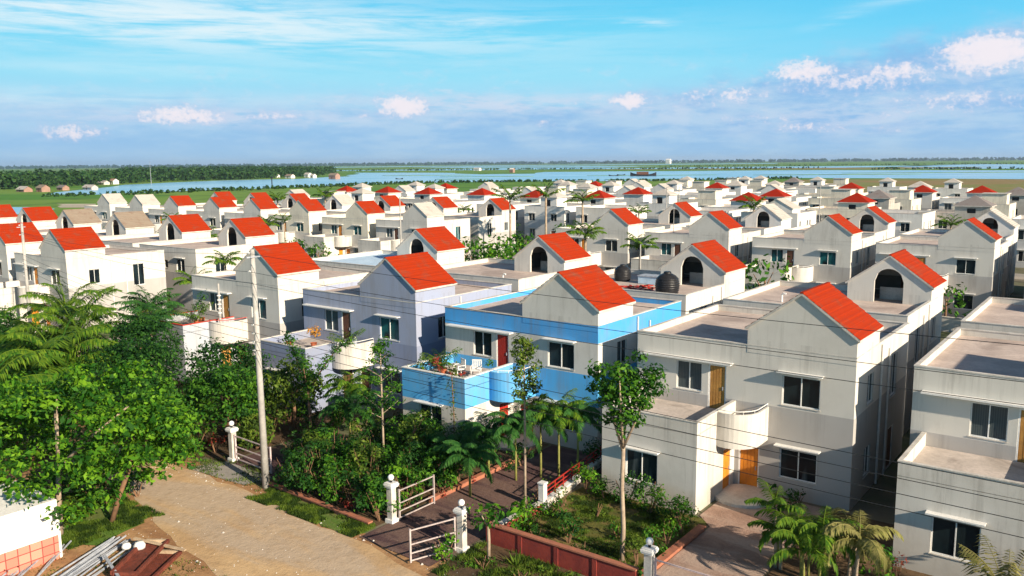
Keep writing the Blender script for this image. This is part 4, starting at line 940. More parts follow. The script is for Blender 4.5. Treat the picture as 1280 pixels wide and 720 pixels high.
# ------------------------------------------------------------------ hut, junk in the yard
t = empty('shed', (-35.0, 10.6, G), math.radians(0), 'whitewashed shed with rounded top and red tiled dado at the left edge', 'shed')
b = MB(); pr = [(0, 0), (3.0, 0), (3.25, .3), (3.35, .9), (3.35, 3.2), (0, 3.2)]
b.extrude(pr, 0, 2.05, M_hut); b.extrude([(x*.985+.02, y*.985+.02) for x, y in pr], 2.051, 2.35, M_hut); b.build('wall', t)
b = MB(); b.box(.6, 2.98, -.03, -.002, .05, 1.0, M_redtile); b.box(3.352, 3.38, .95, 3.1, .05, 1.0, M_redtile); b.build('tiled_dado', t)
rng = random.Random(7)
def rods(loc, n, L, rz, mat, label, r=.035, w=1.3, name='pipe_stack'):
    b = MB()
    for i in range(n):
        x = rng.uniform(-w/2, w/2); z = rng.uniform(.02, .22); e = rng.uniform(-.25, .25); tilt = rng.uniform(-.12, .12)
        b.tube([(x-tilt, -L/2+e, z), (x+tilt, L/2+e, z+rng.uniform(-.02, .08))], r, mat, 6)
    o = b.build(name, loc=loc); o.rotation_euler = (0, 0, rz); return tag(o, label, 'pipes')
rods((-30.0, 14.1, G+.1), 18, 3.6, .45, M_grey2, 'stack of long grey steel pipes on the bare earth at bottom left')
rods((-31.7, 12.9, G+.1), 10, 3.0, .75, M_grey2, 'smaller bundle of grey pipes beside the shed', name='pipe_stack')
def slab_frame(loc, rz, w, l, lab, mat=M_rust):
    t = empty('formwork_frame', loc, rz, lab, 'frame', 'rusty formwork frames'); b = MB(); b.box(-w/2, w/2, -l/2, l/2, .02, .06, mat); b.build('panel', t)
    for s in (-1, 1):
        b = MB(); b.box(s*w/2-.05, s*w/2+.05, -l/2, l/2, .061, .2, mat); b.build('side_rail', t)
        b = MB(); b.box(-w/2+.06, w/2-.06, s*l/2-.05, s*l/2+.05, .061, .18, M_wood if s > 0 else mat); b.build('end_rail', t)
slab_frame((-27.7, 14.7, G+.12), .55, 1.2, 3.4, 'dark rusty formwork frame lying right of the pipe stack')
slab_frame((-28.6, 15.2, G+.3), .62, .9, 2.6, 'rusty frame with raw plank end lying on top of another')
b = MB(); b.box(-1.2, 1.2, -.06, .06, 0, .05, M_wood); o = b.build('plank', loc=(-28.9, 16.1, G+.45)); o.rotation_euler = (0, .05, .3); tag(o, 'pale raw plank lying across the rusty frames', 'plank')
b = MB(); b.box(-1.4, 1.4, -.05, .05, 0, .05, M_grey2); o = b.build('steel_bar', loc=(-28.2, 14.0, G+.42)); o.rotation_euler = (0, .04, -.25); tag(o, 'long grey bar lying across the rusty frames', 'bar')
for k, (x, y, s) in enumerate([(-29.4, 15.6, .2), (-29.8, 15.3, .16)]):
    b = MB(); b.lathe([(0, 0), (s, .02), (s*1.1, s*.7), (s*.7, s*1.3), (0, s*1.4)], (0, 0, 0), M_hut, 9); tag(b.build('cement_bag', None, True, loc=(x, y, G+.35)), ['larger white sack beside the rusty frames', 'smaller white sack between pipes and frames'][k], 'sack')
heap('scrap_heap', (-32.6, 11.6, G+.1), M_rust, 'tangle of rusty scrap at the bottom left corner', 1.3, 40, 5)

# ------------------------------------------------------------------ vegetation
def bush_mesh(name, rx, ry, h, mat, size, per, seed, parent=None, z0=0.0, loc=(0, 0, 0)):
    rng = random.Random(seed); cl = []
    n = max(3, int(5*max(rx, ry)*h))
    for i in range(min(n, 26)):
        a = rng.random()*6.28; d = rng.random()**.5; z = rng.uniform(.25, .88)*h
        w = math.sqrt(max(.1, 1-(z/h-.4)**2*1.8)); r = rng.uniform(.28, .48)*min(1.0, max(rx, ry, h)*.8)
        cl.append((math.cos(a)*d*(rx-r*.5)*w, math.sin(a)*d*(ry-r*.5)*w, z0+z, r, r, r*.85))
    P, Nn = clump_points(cl, per, seed, .35)
    P[:, 2] = np.maximum(P[:, 2], z0+.02)
    rs = np.random.default_rng(seed+5)
    return leaves_mesh(name, P, Nn, size*(.4+1.2*rs.random(len(P))**1.3), mat, parent, seed, .5, loc)
def shrub(loc, rx, ry, h, mat, label, size=.075, per=420, seed=1, name='shrub', stems=True, cat='shrub', group=None):
    t = empty(name, loc, 0, label, cat, group)
    bush_mesh('foliage', rx, ry, h, mat, size, per, seed, t)
    if stems:
        rng = random.Random(seed); b = MB()
        for k in range(5):
            a = rng.random()*6.28; b.tube([(0, 0, -.05), (math.cos(a)*rx*.3, math.sin(a)*ry*.3, h*.4), (math.cos(a)*rx*.6, math.sin(a)*ry*.6, h*.75)], [.03, .02, .01], M_trunkd, 5)
        b.build('stem', t)
    return t
def tree(loc, trunks, limbs, clumps, mat, label, size=.12, per=300, seed=1, bark=None, name='tree', cat='tree', shell=.4, group=None):
    t = empty(name, loc, 0, label, cat, group); bark = bark or M_trunk; b = MB()
    for pts, ra in trunks: b.tube(pts, ra, bark, 9)
    b.build('trunk', t, True)
    for pts, ra in limbs:
        b = MB(); b.tube(pts, ra, bark, 6); b.build('limb', t, True)
    P, Nn = clump_points(clumps, per, seed, shell); rs = np.random.default_rng(seed+9)
    leaves_mesh('crown', P, Nn, size*(.4+1.2*rs.random(len(P))**1.3), mat, t, seed, .5)
    return t
def frond(b, base, ang, elev, L, droop, mat, nl=22, ll=.55, wid=.028, seed=0, rmat=None):
    """one feather frond: arched rib and rows of hanging leaflets"""
    rng = random.Random(seed); pts = []; p = Vector(base); e = elev; seg = 9
    for i in range(seg+1):
        pts.append(p.copy()); d = Vector((math.cos(ang)*math.cos(e), math.sin(ang)*math.cos(e), math.sin(e))); p = p+d*(L/seg); e -= droop/seg*(.5+i/seg)
    b.tube(pts, [.035*(1-.85*i/seg)*max(.5, L/3) for i in range(seg+1)], rmat or mat, 4, False)
    side = Vector((-math.sin(ang), math.cos(ang), 0))
    for i in range(nl):
        t = .12+.86*i/nl; k = t*seg; j = min(int(k), seg-1); q = pts[j].lerp(pts[j+1], k-j); dr = (pts[j+1]-pts[j]).normalized()
        l = ll*math.sin(math.pi*min(1, .18+t*.82))**.6*(.8+.4*rng.random())
        for s in (-1, 1):
            hang = rng.uniform(.35, .9); dd = (side*s*1.0+dr*.65+Vector((0, 0, -hang))).normalized(); up_ = Vector((0, 0, 1)); w = dd.cross(up_).normalized()*wid
            m = q+dd*l*.5+Vector((0, 0, .06*l)); e_ = q+dd*l+Vector((0, 0, -.12*l))
            b.face([tuple(q-w*.5), tuple(q+w*.5), tuple(m+w), tuple(m-w)], mat); b.face([tuple(m-w), tuple(m+w), tuple(e_)], mat)
def palm(loc, h, nf, L, label, mat=None, seed=1, droop=1.5, r=.12, elev=(.3, 1.25), lean=(0, 0), name='palm_tree', ll=.55, nl=22, bark=None, stems=1, group=None, wid=.028):
    rng = random.Random(seed); t = empty(name, loc, rng.random()*0, label, 'palm', group); mat = mat or L_palm
    for s in range(stems):
        ox, oy = (0, 0) if stems == 1 else (rng.uniform(-.5, .5), rng.uniform(-.5, .5)); hh = h*(1 if s == 0 else rng.uniform(.55, .95)); lx, ly = lean[0]+ox*.3, lean[1]+oy*.3
        b = MB(); b.tube([(ox, oy, -.1), (ox+lx*.3, oy+ly*.3, hh*.5), (ox+lx, oy+ly, hh)], [r*1.25, r, r*.8], bark or M_trunk, 8); b.build('trunk', t, True)
        b = MB(); n = nf if stems == 1 else max(5, nf//2)
        for i in range(n):
            a = 2*math.pi*(i*.618+rng.uniform(-.05, .05)); e = elev[0]+(elev[1]-elev[0])*((i+.5)/n)
            frond(b, (ox+lx, oy+ly, hh), a, e, L*rng.uniform(.8, 1.08), droop*rng.uniform(.8, 1.25), mat, nl, ll, wid, seed*31+i)
        b.build('crown', t)
    return t

# the big spreading tree at the left with its two trunks
rng = random.Random(11); cl = []
base = Vector((-33.6, 15.2, G))
for i in range(135):
    a = rng.random()*6.28; e = math.asin(rng.uniform(-.75, 1)); d = rng.uniform(.55, 1.06)
    x = math.cos(a)*math.cos(e)*4.3*d; y = math.sin(a)*math.cos(e)*3.9*d; z = 4.0+math.sin(e)*(2.7 if e > 0 else 3.3)*d
    r = rng.uniform(.38, .78); cl.append((x-.1, y+.5, z, r*1.15, r*1.15, r*.5))
tree(base, [([(.1, -.6, -.2), (.0, -.5, 1.6), (-.2, -.3, 3.0)], [.11, .10, .09])], [([(-.2, -.3, 2.6), (-1.5, .3, 4), (-2.6, .8, 4.9)], [.08, .06, .03]), ([(-.2, -.3, 2.8), (.9, .8, 4.2), (1.9, 1.6, 5.2)], [.08, .05, .03]), ([(-.2, -.3, 3.0), (-.3, -.1, 5.6)], [.07, .03])],
     cl, L_bright2, 'big spreading tree with bright green leaves at the left, above the earth yard', .12, 250, 21, M_trunk, 'broadleaf_tree')
cl = []
for i in range(46):
    a = rng.random()*6.28; e = math.asin(rng.uniform(-.5, 1)); d = rng.uniform(.6, 1.0); r = rng.uniform(.4, .75)
    cl.append((1.3+math.cos(a)*math.cos(e)*2.3*d, 1.0+math.sin(a)*math.cos(e)*2.2*d, 3.6+math.sin(e)*1.9*d, r*1.2, r*1.2, r*.65))
tree((-33.2, 16.4, G), [([(0, 0, -.2), (.45, .35, 1.4), (.95, .7, 2.8)], [.12, .10, .08])], [([(.95, .7, 2.6), (1.7, 1.2, 4.0)], [.06, .03]), ([(.9, .7, 2.4), (.3, 1.2, 3.8)], [.06, .03])], cl, L_bright,
     'smaller bright green tree on a leaning reddish trunk beside the earth road', .10, 220, 22, M_trunkd, 'broadleaf_tree')
# trees and palms massed behind, in front of the left houses
def round_tree(loc, rx, rz, zc, mat, label, seed, size=.10, n=70, per=190, bark=None, group=None):
    rng = random.Random(seed); cl = []
    for i in range(n):
        a = rng.random()*6.28; e = math.asin(rng.uniform(-.7, 1)); d = rng.uniform(.55, 1.02); r = rng.uniform(.18, .32)*rx+.12
        cl.append((math.cos(a)*math.cos(e)*rx*d, math.sin(a)*math.cos(e)*rx*d, zc+math.sin(e)*rz*d, r, r, r*.7))
    return tree(loc, [([(0, 0, -.2), (.1, .05, zc*.5), (0, 0, zc)], [.11, .09, .05])], [([(0, 0, zc*.7), (rx*.4, .2, zc+.3)], [.05, .02]), ([(0, 0, zc*.6), (-rx*.4, .3, zc+.2)], [.05, .02])], cl, mat, label, size, per, seed, bark or M_trunkd, 'tree', group=group)
RT = [((-40.6, 22.0), 2.3, 1.8, 2.4, L_mid, 'mid-green bushy tree right behind the big spreading tree'), ((-38.6, 25.8), 2.2, 1.7, 2.3, L_mid, 'bushy tree left of the gate post by the pole'), ((-36.9, 28.8), 1.7, 1.5, 2.6, L_olive, 'olive-green tree between the pole and the red-coped wing'),
      ((-42.2, 28.3), 2.3, 1.8, 2.6, L_dark, 'dark green tree below the red-coped terrace'), ((-46.5, 25.0), 2.8, 2.0, 2.8, L_dark, 'dark tree in the thick of the greenery at left'), ((-51.5, 28.4), 2.4, 2.2, 3.0, L_dark, 'dark tree before the dark windows beside the red-coped wing'),
      ((-44.5, 17.6), 2.9, 1.9, 2.2, L_bright, 'bright leafy tree behind the big one at the left edge'), ((-52.0, 18.5), 3.0, 1.7, 1.6, L_dark, 'dark low tree under the coconut fronds at left edge'), ((-59.5, 25.5), 3.0, 1.8, 1.8, L_mid, 'green tree in front of the bright white side wall'),
      ((-66.5, 23.5), 3.0, 2.4, 2.3, L_dark, 'dark tree at the far left below the two poles'), ((-72.0, 28.0), 2.2, 1.6, 2.0, L_mid, 'small tree before the white house at far left'), ((-38.0, 21.9), 1.3, 1.0, 1.1, L_bright, 'low bright green tree at the edge of the earth road'),
      ((-35.9, 25.6), 1.0, .8, 1.0, L_olive, 'small yellowish green tree right behind the gate post by the pole')]
for i, (p, rx, rz, zc, m, lab) in enumerate(RT): round_tree((*p, G), rx, rz, zc, m, lab, 40+i)
palm((-50.2, 22.6, G), 2.7, 22, 4.8, 'large coconut palm with long arching fronds at the left', seed=3, droop=1.7, ll=1.0, nl=60, r=.2, name='coconut_palm', wid=.045, elev=(.45, 1.5))
palm((-45.8, 16.8, G), 3.0, 12, 5.0, 'coconut palm fronds cut by the left photo edge', seed=4, droop=1.6, ll=.95, nl=40, r=.2, name='coconut_palm', wid=.05)
palm((-57.0, 27.0, G), 3.2, 20, 4.8, 'coconut palm whose fronds reach before the bright white wall', seed=5, droop=1.7, ll=.9, nl=50, r=.18, name='coconut_palm', wid=.045, elev=(.4, 1.45))
palm((-64.5, 30.0, G), 3.4, 18, 4.5, 'coconut palm beneath the two concrete poles', seed=6, droop=1.6, ll=.85, nl=46, r=.18, name='coconut_palm', wid=.045, elev=(.4, 1.4))
palm((-54.6, 31.0, G), 4.9, 20, 2.5, 'dark slender palm left of the red-coped terrace', L_palmd, 7, 1.5, ll=.6, nl=28, r=.12, wid=.04)
palm((-53.0, 30.0, G), 3.9, 20, 2.5, 'second dark palm left of the red-coped terrace, the lower one', L_palmd, 8, 1.6, ll=.6, nl=28, r=.12, wid=.04)
palm((-65.0, 41.0, G), 4.6, 13, 2.3, 'palm in the side street between the sunlit houses', L_palm, 9, 1.3, ll=.55, nl=26, wid=.04)
palm((-64.0, 43.5, G), 6.2, 12, 2.0, 'taller palm in the side street behind the grey wing', L_palm, 10, 1.3, ll=.5, nl=26, wid=.04)
round_tree((-63.0, 46.0, G), 1.6, 2.6, 3.4, L_mid, 'slim green tree in the side street beside the grey house', 70)
round_tree((-61.5, 36.0, G), 1.5, 1.5, 1.8, L_mid, 'bushy tree at the foot of the grey house by the side street', 71)
round_tree((-67.0, 38.0, G), 1.4, 1.3, 1.6, L_olive, 'olive shrub tree at the mouth of the side street', 72)
# potted plants on terraces
def potted(loc, h, mat, label, seed, kind='leafy', r=.3):
    t = empty('potted_plant', loc, 0, label, 'potted plant', 'potted plants on the terraces')
    b = MB(); b.lathe([(0, 0), (.14, 0), (.2, .3), (.22, .32), (.17, .3), (0, .28)], (0, 0, 0), M_pot, 12); b.build('pot', t)
    if kind == 'palm':
        b = MB()
        for i in range(9): frond(b, (0, 0, .3), i*.7, 1.25-.06*i, h*.95, 1.2, mat, 14, h*.28, .03, seed+i)
        b.build('foliage', t)
    else: bush_mesh('foliage', r, r, h, mat, .07, 500, seed, t, .28)
potted((-52.9, 33.4, 2.91), 2.0, L_palm, 'leafy plant in a red pot on the red-coped terrace', 80, 'palm')
potted((-53.6, 34.3, 2.91), 1.9, L_mid, 'bushier plant behind it at the back of the red-coped terrace', 81, r=.55)
potted((-40.2, 33.2, 2.91), 1.3, L_orange, 'orange-leaved potted bush on the lavender terrace', 82, r=.5)
potted((-41.8, 32.6, 2.91), .8, L_mid, 'small green pot plant at the left of the lavender terrace', 83, r=.4)
potted((-40.9, 31.8, 2.91), .6, L_olive, 'low yellowish pot plant at the front of the lavender terrace', 84, r=.35)
potted((-37.95, 34.0, 2.81), 1.7, L_palm, 'young palm in a pot on the white round balcony', 85, 'palm')
potted((-30.0, 31.9, 2.91), 1.0, L_olive, 'potted shrub at the left front corner of the blue-banded terrace', 86, r=.4)
potted((-29.4, 32.9, 2.91), 1.7, L_palm, 'tallest potted palm on the blue-banded terrace', 87, 'palm')
potted((-28.9, 31.8, 2.91), .9, L_redl, 'red-leaved pot plant on the blue-banded terrace', 88, r=.3)
potted((-27.9, 31.9, 2.91), .8, L_olive, 'yellow-green pot plant in front of the white garden chairs', 89, r=.35)
potted((-27.0, 31.7, 2.91), .6, L_redl, 'low reddish pot plant near the right corner of the blue-banded terrace', 90, r=.3)
potted((-26.9, 33.6, 2.91), .8, L_mid, 'green pot plant beside the upper red door', 91, r=.3)
potted((-30.3, 33.6, 2.91), .9, L_palm, 'small potted palm at the back of the blue-banded terrace', 92, 'palm')
for k in range(5):
    bush = shrub((-30.6+.95*k, 31.45, 2.95), .5, .22, .62, [L_olive, L_palm, L_mid, L_redl, L_olive][k], ['yellow-green trailing plant at the left end of the blue terrace edge', 'feathery trailing plant second along the blue terrace edge', 'green trailing plant in the middle of the blue terrace edge', 'reddish trailing plant near the right of the blue terrace edge', 'yellow-green plant at the right corner of the blue terrace edge'][k], .05, 650, 700+k, 'terrace_plant', False)
# climbing plant hanging down the blue wing
cl = [(math.sin(k*1.7)*.12, math.cos(k*2.1)*.08, .3+.33*k, .26+.05*math.sin(k*2), .2, .26) for k in range(13)]
tree((-27.0, 30.85, G), [([(0, 0, -.1), (.05, .02, 2), (-.03, 0, 4.3)], [.03, .025, .02])], [], cl, L_olive, 'climbing plant growing up the blue and white wing', .07, 330, 93, M_trunkd, 'climbing_plant', 'climber')

# slender trees along the front gardens
tree((-14.5, 25.8, G), [([(0, 0, -.2), (.05, 0, 1.4), (-.03, 0, 2.9), (.0, .03, 4.5)], [.10, .085, .08, .07])],
     [([(0, 0, 4.3), (-.45, 0, 5.5), (-1.0, .1, 6.9)], [.06, .045, .02]), ([(0, 0, 4.4), (.5, .1, 5.6), (1.0, .2, 7.1)], [.06, .045, .02]), ([(0, 0, 4.4), (.05, -.3, 6.0), (.1, -.5, 7.4)], [.055, .04, .02]), ([(0, 0, 4.5), (-.1, .5, 6.0), (-.35, .8, 7.2)], [.05, .04, .02])],
     [(x*1.0, y, z-.1, r*1.25, r*1.25, r*1.0) for x, y, z, r in [(-1.1, .1, 7.2, .36), (-.85, -.1, 6.7, .42), (-.6, .2, 6.2, .4), (-.95, .3, 6.2, .3), (-.35, -.3, 6.8, .45), (-.3, .5, 7.2, .4), (.1, -.5, 7.5, .38), (.25, .1, 7.0, .5), (.0, .1, 6.3, .52), (.55, .1, 6.5, .45), (.75, .3, 7.1, .45), (1.15, .2, 7.4, .34), (1.3, .1, 6.9, .3), (.35, -.3, 5.9, .4), (-.1, .2, 5.6, .38), (-.45, .1, 5.6, .3), (.5, .2, 5.6, .26), (1.0, -.2, 6.4, .28), (-1.25, .0, 6.6, .2), (.3, .5, 7.8, .25), (-.05, 0, 5.1, .2), (-.7, -.1, 5.4, .18)]],
     L_mid, 'tall slim tree with vase-shaped crown on the lawn before the ochre-doored house', .085, 950, 101, M_trunk, 'slender_tree')
def sparse_tree(loc, h, spread, mat, label, seed, n=16, size=.065, r0=.06, first=.4, bark=None, per=330, r=(.18, .36)):
    rng = random.Random(seed); limbs = []; cl = []
    for i in range(n):
        k = first+(1-first)*i/(n-1); a = i*2.4+rng.uniform(-.4, .4); L = spread*(1.15-.75*(k-first)/(1-first))*rng.uniform(.6, 1.1); z = h*k
        e = (math.cos(a)*L, math.sin(a)*L, z+L*.55)
        if i < n-2: limbs.append(([(0, 0, z-.1), (e[0]*.5, e[1]*.5, z+L*.2), e], [.025, .018, .008]))
        for q in (.5, .8, 1.05):
            rr = rng.uniform(*r); cl.append((e[0]*q+rng.uniform(-.1, .1), e[1]*q+rng.uniform(-.1, .1), z+L*.5*q, rr, rr, rr*.8))
    return tree(loc, [([(0, 0, -.2), (.04, -.03, h*.5), (0, 0, h)], [r0, r0*.8, .02])], limbs, cl, mat, label, size, per, seed, bark or M_trunk, 'slender_tree')
sparse_tree((-27.6, 26.6, G), 6.4, .95, L_mid, 'thin sparse tree in front of the lavender house balcony', 102, 20, first=.42, per=620)
sparse_tree((-19.4, 26.5, G), 7.6, .62, L_olive, 'thin pale-trunked tree reaching the blue balcony', 103, 16, first=.66, per=800)
tree((-34.4, 27.9, G), [([(0, 0, -.2), (.03, .02, 1.5), (0, 0, 2.9)], [.09, .075, .06])],
     [([(0, 0, 2.8), (-.6, 0, 3.9), (-1.3, .1, 5.3)], [.05, .04, .015]), ([(0, 0, 2.8), (.7, .2, 3.9), (1.6, .6, 5.2), (2.2, .9, 5.6)], [.05, .04, .025, .01]), ([(0, 0, 2.8), (.0, -.3, 4.6)], [.04, .015])],
     [(-1.4, .1, 5.4, .35, .35, .3), (-1.0, 0, 4.9, .42, .42, .36), (-.6, .1, 4.3, .42, .42, .36), (-.2, 0, 3.8, .42, .42, .36), (.1, -.2, 4.5, .42, .42, .36), (.5, .1, 3.8, .38, .38, .3), (.8, .3, 4.3, .36, .36, .3), (1.2, .4, 4.7, .34, .34, .26), (1.6, .6, 5.2, .32, .32, .24), (2.0, .8, 5.5, .26, .26, .2), (.0, 0, 3.2, .42, .42, .42), (-.1, 0, 2.6, .3, .3, .3), (-1.7, .2, 5.7, .22, .22, .2), (2.4, .9, 5.8, .16, .16, .14), (-.3, -.2, 4.9, .3, .3, .26)],
     L_mid, 'fork-shaped tree right of the tall pole before the lavender terrace', .07, 1150, 104, M_trunkd, 'forked_tree')
tree((-26.4, 27.2, G), [([(0, 0, -.1), (-.2, 0, 1.2), (.1, .2, 2.7)], [.05, .045, .03])], [([(0, .1, 2.2), (.6, .4, 3.2)], [.03, .01])], [(.1, .2, 2.9, .5, .5, .35), (.6, .4, 3.3, .4, .4, .26), (-.4, 0, 2.6, .4, .4, .28), (.9, .3, 2.6, .35, .35, .25), (1.2, .5, 3.5, .25, .25, .18), (.3, -.2, 2.2, .35, .35, .25)],
     L_olive, 'small olive tree in front of the blue wing window', .07, 900, 105, M_trunkd, 'small_tree')
# banana-like shrub tree with pale trunk near the right gate post
tree((-18.6, 23.1, G), [([(0, 0, -.1), (.02, 0, .8), (0, 0, 1.5)], [.07, .06, .05])], [([(0, 0, 1.3), (-.5, 0, 1.9)], [.03, .02]), ([(0, 0, 1.3), (.5, .1, 1.9)], [.03, .02])],
     [(-.6, 0, 1.9, .35, .35, .24), (0, .1, 1.9, .42, .42, .3), (.5, .1, 2.0, .35, .35, .25), (-.25, -.2, 1.5, .35, .35, .25), (.3, -.1, 1.55, .3, .3, .25), (.9, .5, 2.1, .35, .35, .22), (.7, .9, 2.0, .4, .4, .25), (1.1, 1.0, 2.3, .25, .25, .2)], L_bright, 'bright green leafy tree with pale trunk right of the stained gate post', .13, 190, 106, M_trunk, 'small_tree')
shrub((-19.7, 22.0, G), .75, .7, 1.1, L_bright, 'bright green shrub at the foot of the stained gate post', .08, 420, 107)
shrub((-18.9, 24.9, G), .5, .9, 1.2, L_bright, 'bright green shrub between the gate post tree and the low brick wall', .08, 420, 108)
# spiky agave in front of the maroon wall
t = empty('agave', (-17.4, 23.2, G), 0, 'spiky pale green agave in front of the maroon garden wall', 'plant'); b = MB(); rng = random.Random(5)
for i in range(22):
    a = i*2.4; e = .35+.9*(i/22); L = rng.uniform(.55, .8); d = Vector((math.cos(a)*math.cos(e), math.sin(a)*math.cos(e), math.sin(e))); s = Vector((-math.sin(a), math.cos(a), 0))*.045; m = d*L*.5
    b.face([(0, 0, .03), tuple(m-s), tuple(d*L), tuple(m+s)], L_olive)
b.build('leaves', t)
for (x, y, s, lab) in [(-16.2, 23.2, .35, 'small pale tuft at the foot of the maroon wall, beside the agave'), (-15.2, 23.4, .45, 'leafy tuft at the foot of the maroon wall near the white post')]:
    shrub((x, y, G), s, s, s*1.3, L_olive, lab, .07, 500, int(x*-7), stems=False)
# lawn shrubs
SH = [(-18.0, 25.3, .34, .34, .75, L_dark, 'round clipped dark bush on the lawn near the maroon wall', 'clipped_bush'), (-16.9, 25.9, .45, .45, 1.15, L_dark, 'tall dark leafy shrub in the middle of the lawn', 'shrub'), (-15.7, 25.1, .5, .4, .7, L_dark, 'dark low shrub left of the slim tree trunk', 'shrub'),
      (-14.9, 24.7, .8, .4, .6, L_mid, 'low leafy shrub at the front edge of the lawn', 'shrub'), (-13.7, 24.9, .5, .5, .75, L_mid, 'shrub at the front corner of the lawn behind the white globe post', 'shrub'),
      (-19.0, 30.6, .75, .6, 1.25, L_bright, 'bright shrub at the left end of the grey-white wing', 'shrub'), (-18.0, 30.5, .6, .5, .9, L_mid, 'shrub below the wing window, left one', 'shrub'), (-16.9, 30.4, .7, .5, 1.25, L_dark, 'dark shrub below the wing window, middle one', 'shrub'),
      (-15.7, 30.2, .85, .6, 1.45, L_mid, 'large rounded shrub below the right part of the wing', 'shrub'), (-14.5, 30.2, .7, .6, 1.1, L_dark, 'dark shrub at the right corner of the wing', 'shrub'), (-13.75, 29.2, .45, .6, 1.25, L_mid, 'upright shrub beside the path near the wing corner', 'shrub'),
      (-13.8, 28.0, .42, .55, .95, L_bright, 'shrub along the brick kerb, second from the wing', 'shrub'), (-13.9, 26.9, .42, .5, .8, L_mid, 'shrub along the brick kerb, third from the wing', 'shrub'), (-13.9, 25.9, .45, .5, .9, L_olive, 'yellowish shrub along the brick kerb near the globe post', 'shrub'),
      (-19.0, 28.6, .35, .8, .7, L_olive, 'low plants along the red railing', 'shrub'), (-19.1, 26.6, .4, .5, 1.0, L_bright, 'bright bush at the foot of the thin pale-trunked tree', 'shrub')]
for i, (x, y, rx, ry, h, m, lab, nm) in enumerate(SH): shrub((x, y, G), rx*1.2, ry*1.15, h*(1.0 if nm == 'clipped_bush' else 1.25), m, lab, .06, 900 if nm == 'clipped_bush' else 800, 120+i, nm, cat='bush')
for (x, y, rx, ry, h, m, lab) in [(-35.2, 17.3, 1.3, .9, 2.2, L_mid, 'leafy undergrowth between the two trunks of the big tree'), (-37.0, 16.2, 1.5, 1.2, 2.0, L_dark, 'dark undergrowth left of the big tree trunks'), (-34.9, 18.6, .9, .7, 1.5, L_dark, 'dark bush behind the leaning reddish trunk'), (-39.5, 19.0, 2.0, 1.6, 2.2, L_mid, 'green undergrowth behind the big tree by the road')]:
    shrub((x, y, G), rx, ry, h, m, lab, .08, 520, int(-x*13), 'undergrowth')
for (x, y, rx, ry, h, m, lab) in [(-18.6, 27.6, .6, .6, 1.1, L_mid, 'green shrub on the lawn beside the plain white post'), (-17.3, 28.6, .45, .45, .8, L_olive, 'yellow-green shrub in the middle back of the lawn'), (-15.6, 27.4, .4, .4, .6, L_mid, 'small green shrub right of the slim tree trunk'), (-18.7, 26.0, .5, .5, .9, L_bright, 'bright shrub at the left edge of the lawn by the brick wall'), (-17.2, 24.8, .7, .35, .75, L_mid, 'green shrub growing over the left part of the maroon wall'), (-15.9, 24.5, .6, .3, .7, L_olive, 'yellow-green shrub growing over the middle of the maroon wall'), (-18.3, 22.4, .6, .4, .6, L_mid, 'low green shrub in the bed outside the maroon wall, left'), (-16.6, 22.4, .7, .4, .5, L_olive, 'low plants in the bed outside the maroon wall, middle'), (-14.6, 22.6, .8, .4, .7, L_mid, 'green shrub in the bed outside the maroon wall, right'),
        (-11.0, 33.9, .7, .4, .9, L_dark, 'dark plants at the house foot right of the round doorstep'), (-8.2, 30.6, .9, .7, 1.3, L_mid, 'green shrub behind the bottom right palms'), (-6.8, 27.8, .8, .6, 1.0, L_bright, 'bright shrub in front of the bottom right palms')]:
    shrub((x, y, G), rx, ry, h, m, lab, .065, 700, int(-x*19+y), 'garden_bush')
# the big mixed hedge by the road and the gardens behind it
rng = random.Random(33); mats = [L_mid, L_bright, L_dark, L_olive, L_mid, L_dark]; k = 0
desc = ['by the road verge', 'in the middle of the big roadside hedge', 'at the back of the big roadside hedge', 'before the lavender house front', 'nearest to the lavender house door']
for row, (y, hh) in enumerate([(23.3, 1.9), (24.7, 2.5), (26.3, 2.3), (28.3, 2.1), (30.4, 1.8)]):
    xs = [-30.6+1.25*i for i in range(6)]
    for i, x in enumerate(xs):
        m = mats[(i*2+row*3) % 6]; hgt = hh*rng.uniform(.8, 1.25)
        tone = {L_mid: 'green', L_bright: 'bright green', L_dark: 'dark', L_olive: 'yellow-green'}[m]
        shrub((x+rng.uniform(-.2, .2), y+rng.uniform(-.3, .3), G), rng.uniform(.85, 1.1), rng.uniform(.85, 1.05), hgt, m, '%s shrub %s, %s from the tall pole' % (tone, desc[row], ORD[i]), .075, 700, 200+k, 'hedge_shrub'); k += 1
for (x, y, s, lab) in [(-26.0, 23.2, .5, 'red-leaved shrub low in the hedge left of the driveway gate'), (-28.2, 24.2, .4, 'reddish croton shrub in the middle of the roadside hedge'), (-29.6, 25.6, .4, 'red-flowered shrub behind the hedge near the pole'), (-23.9, 26.3, .35, 'red flowers on the kerb inside the driveway gate'), (-37.2, 24.1, .5, 'reddish dark shrub left of the gate post by the pole'), (-23.95, 28.4, .35, 'red flowering plant half way along the purple driveway')]:
    shrub((x, y, G), s, s, s*2.2, L_redl, lab, .06, 420, int(-x*10), 'red_shrub')
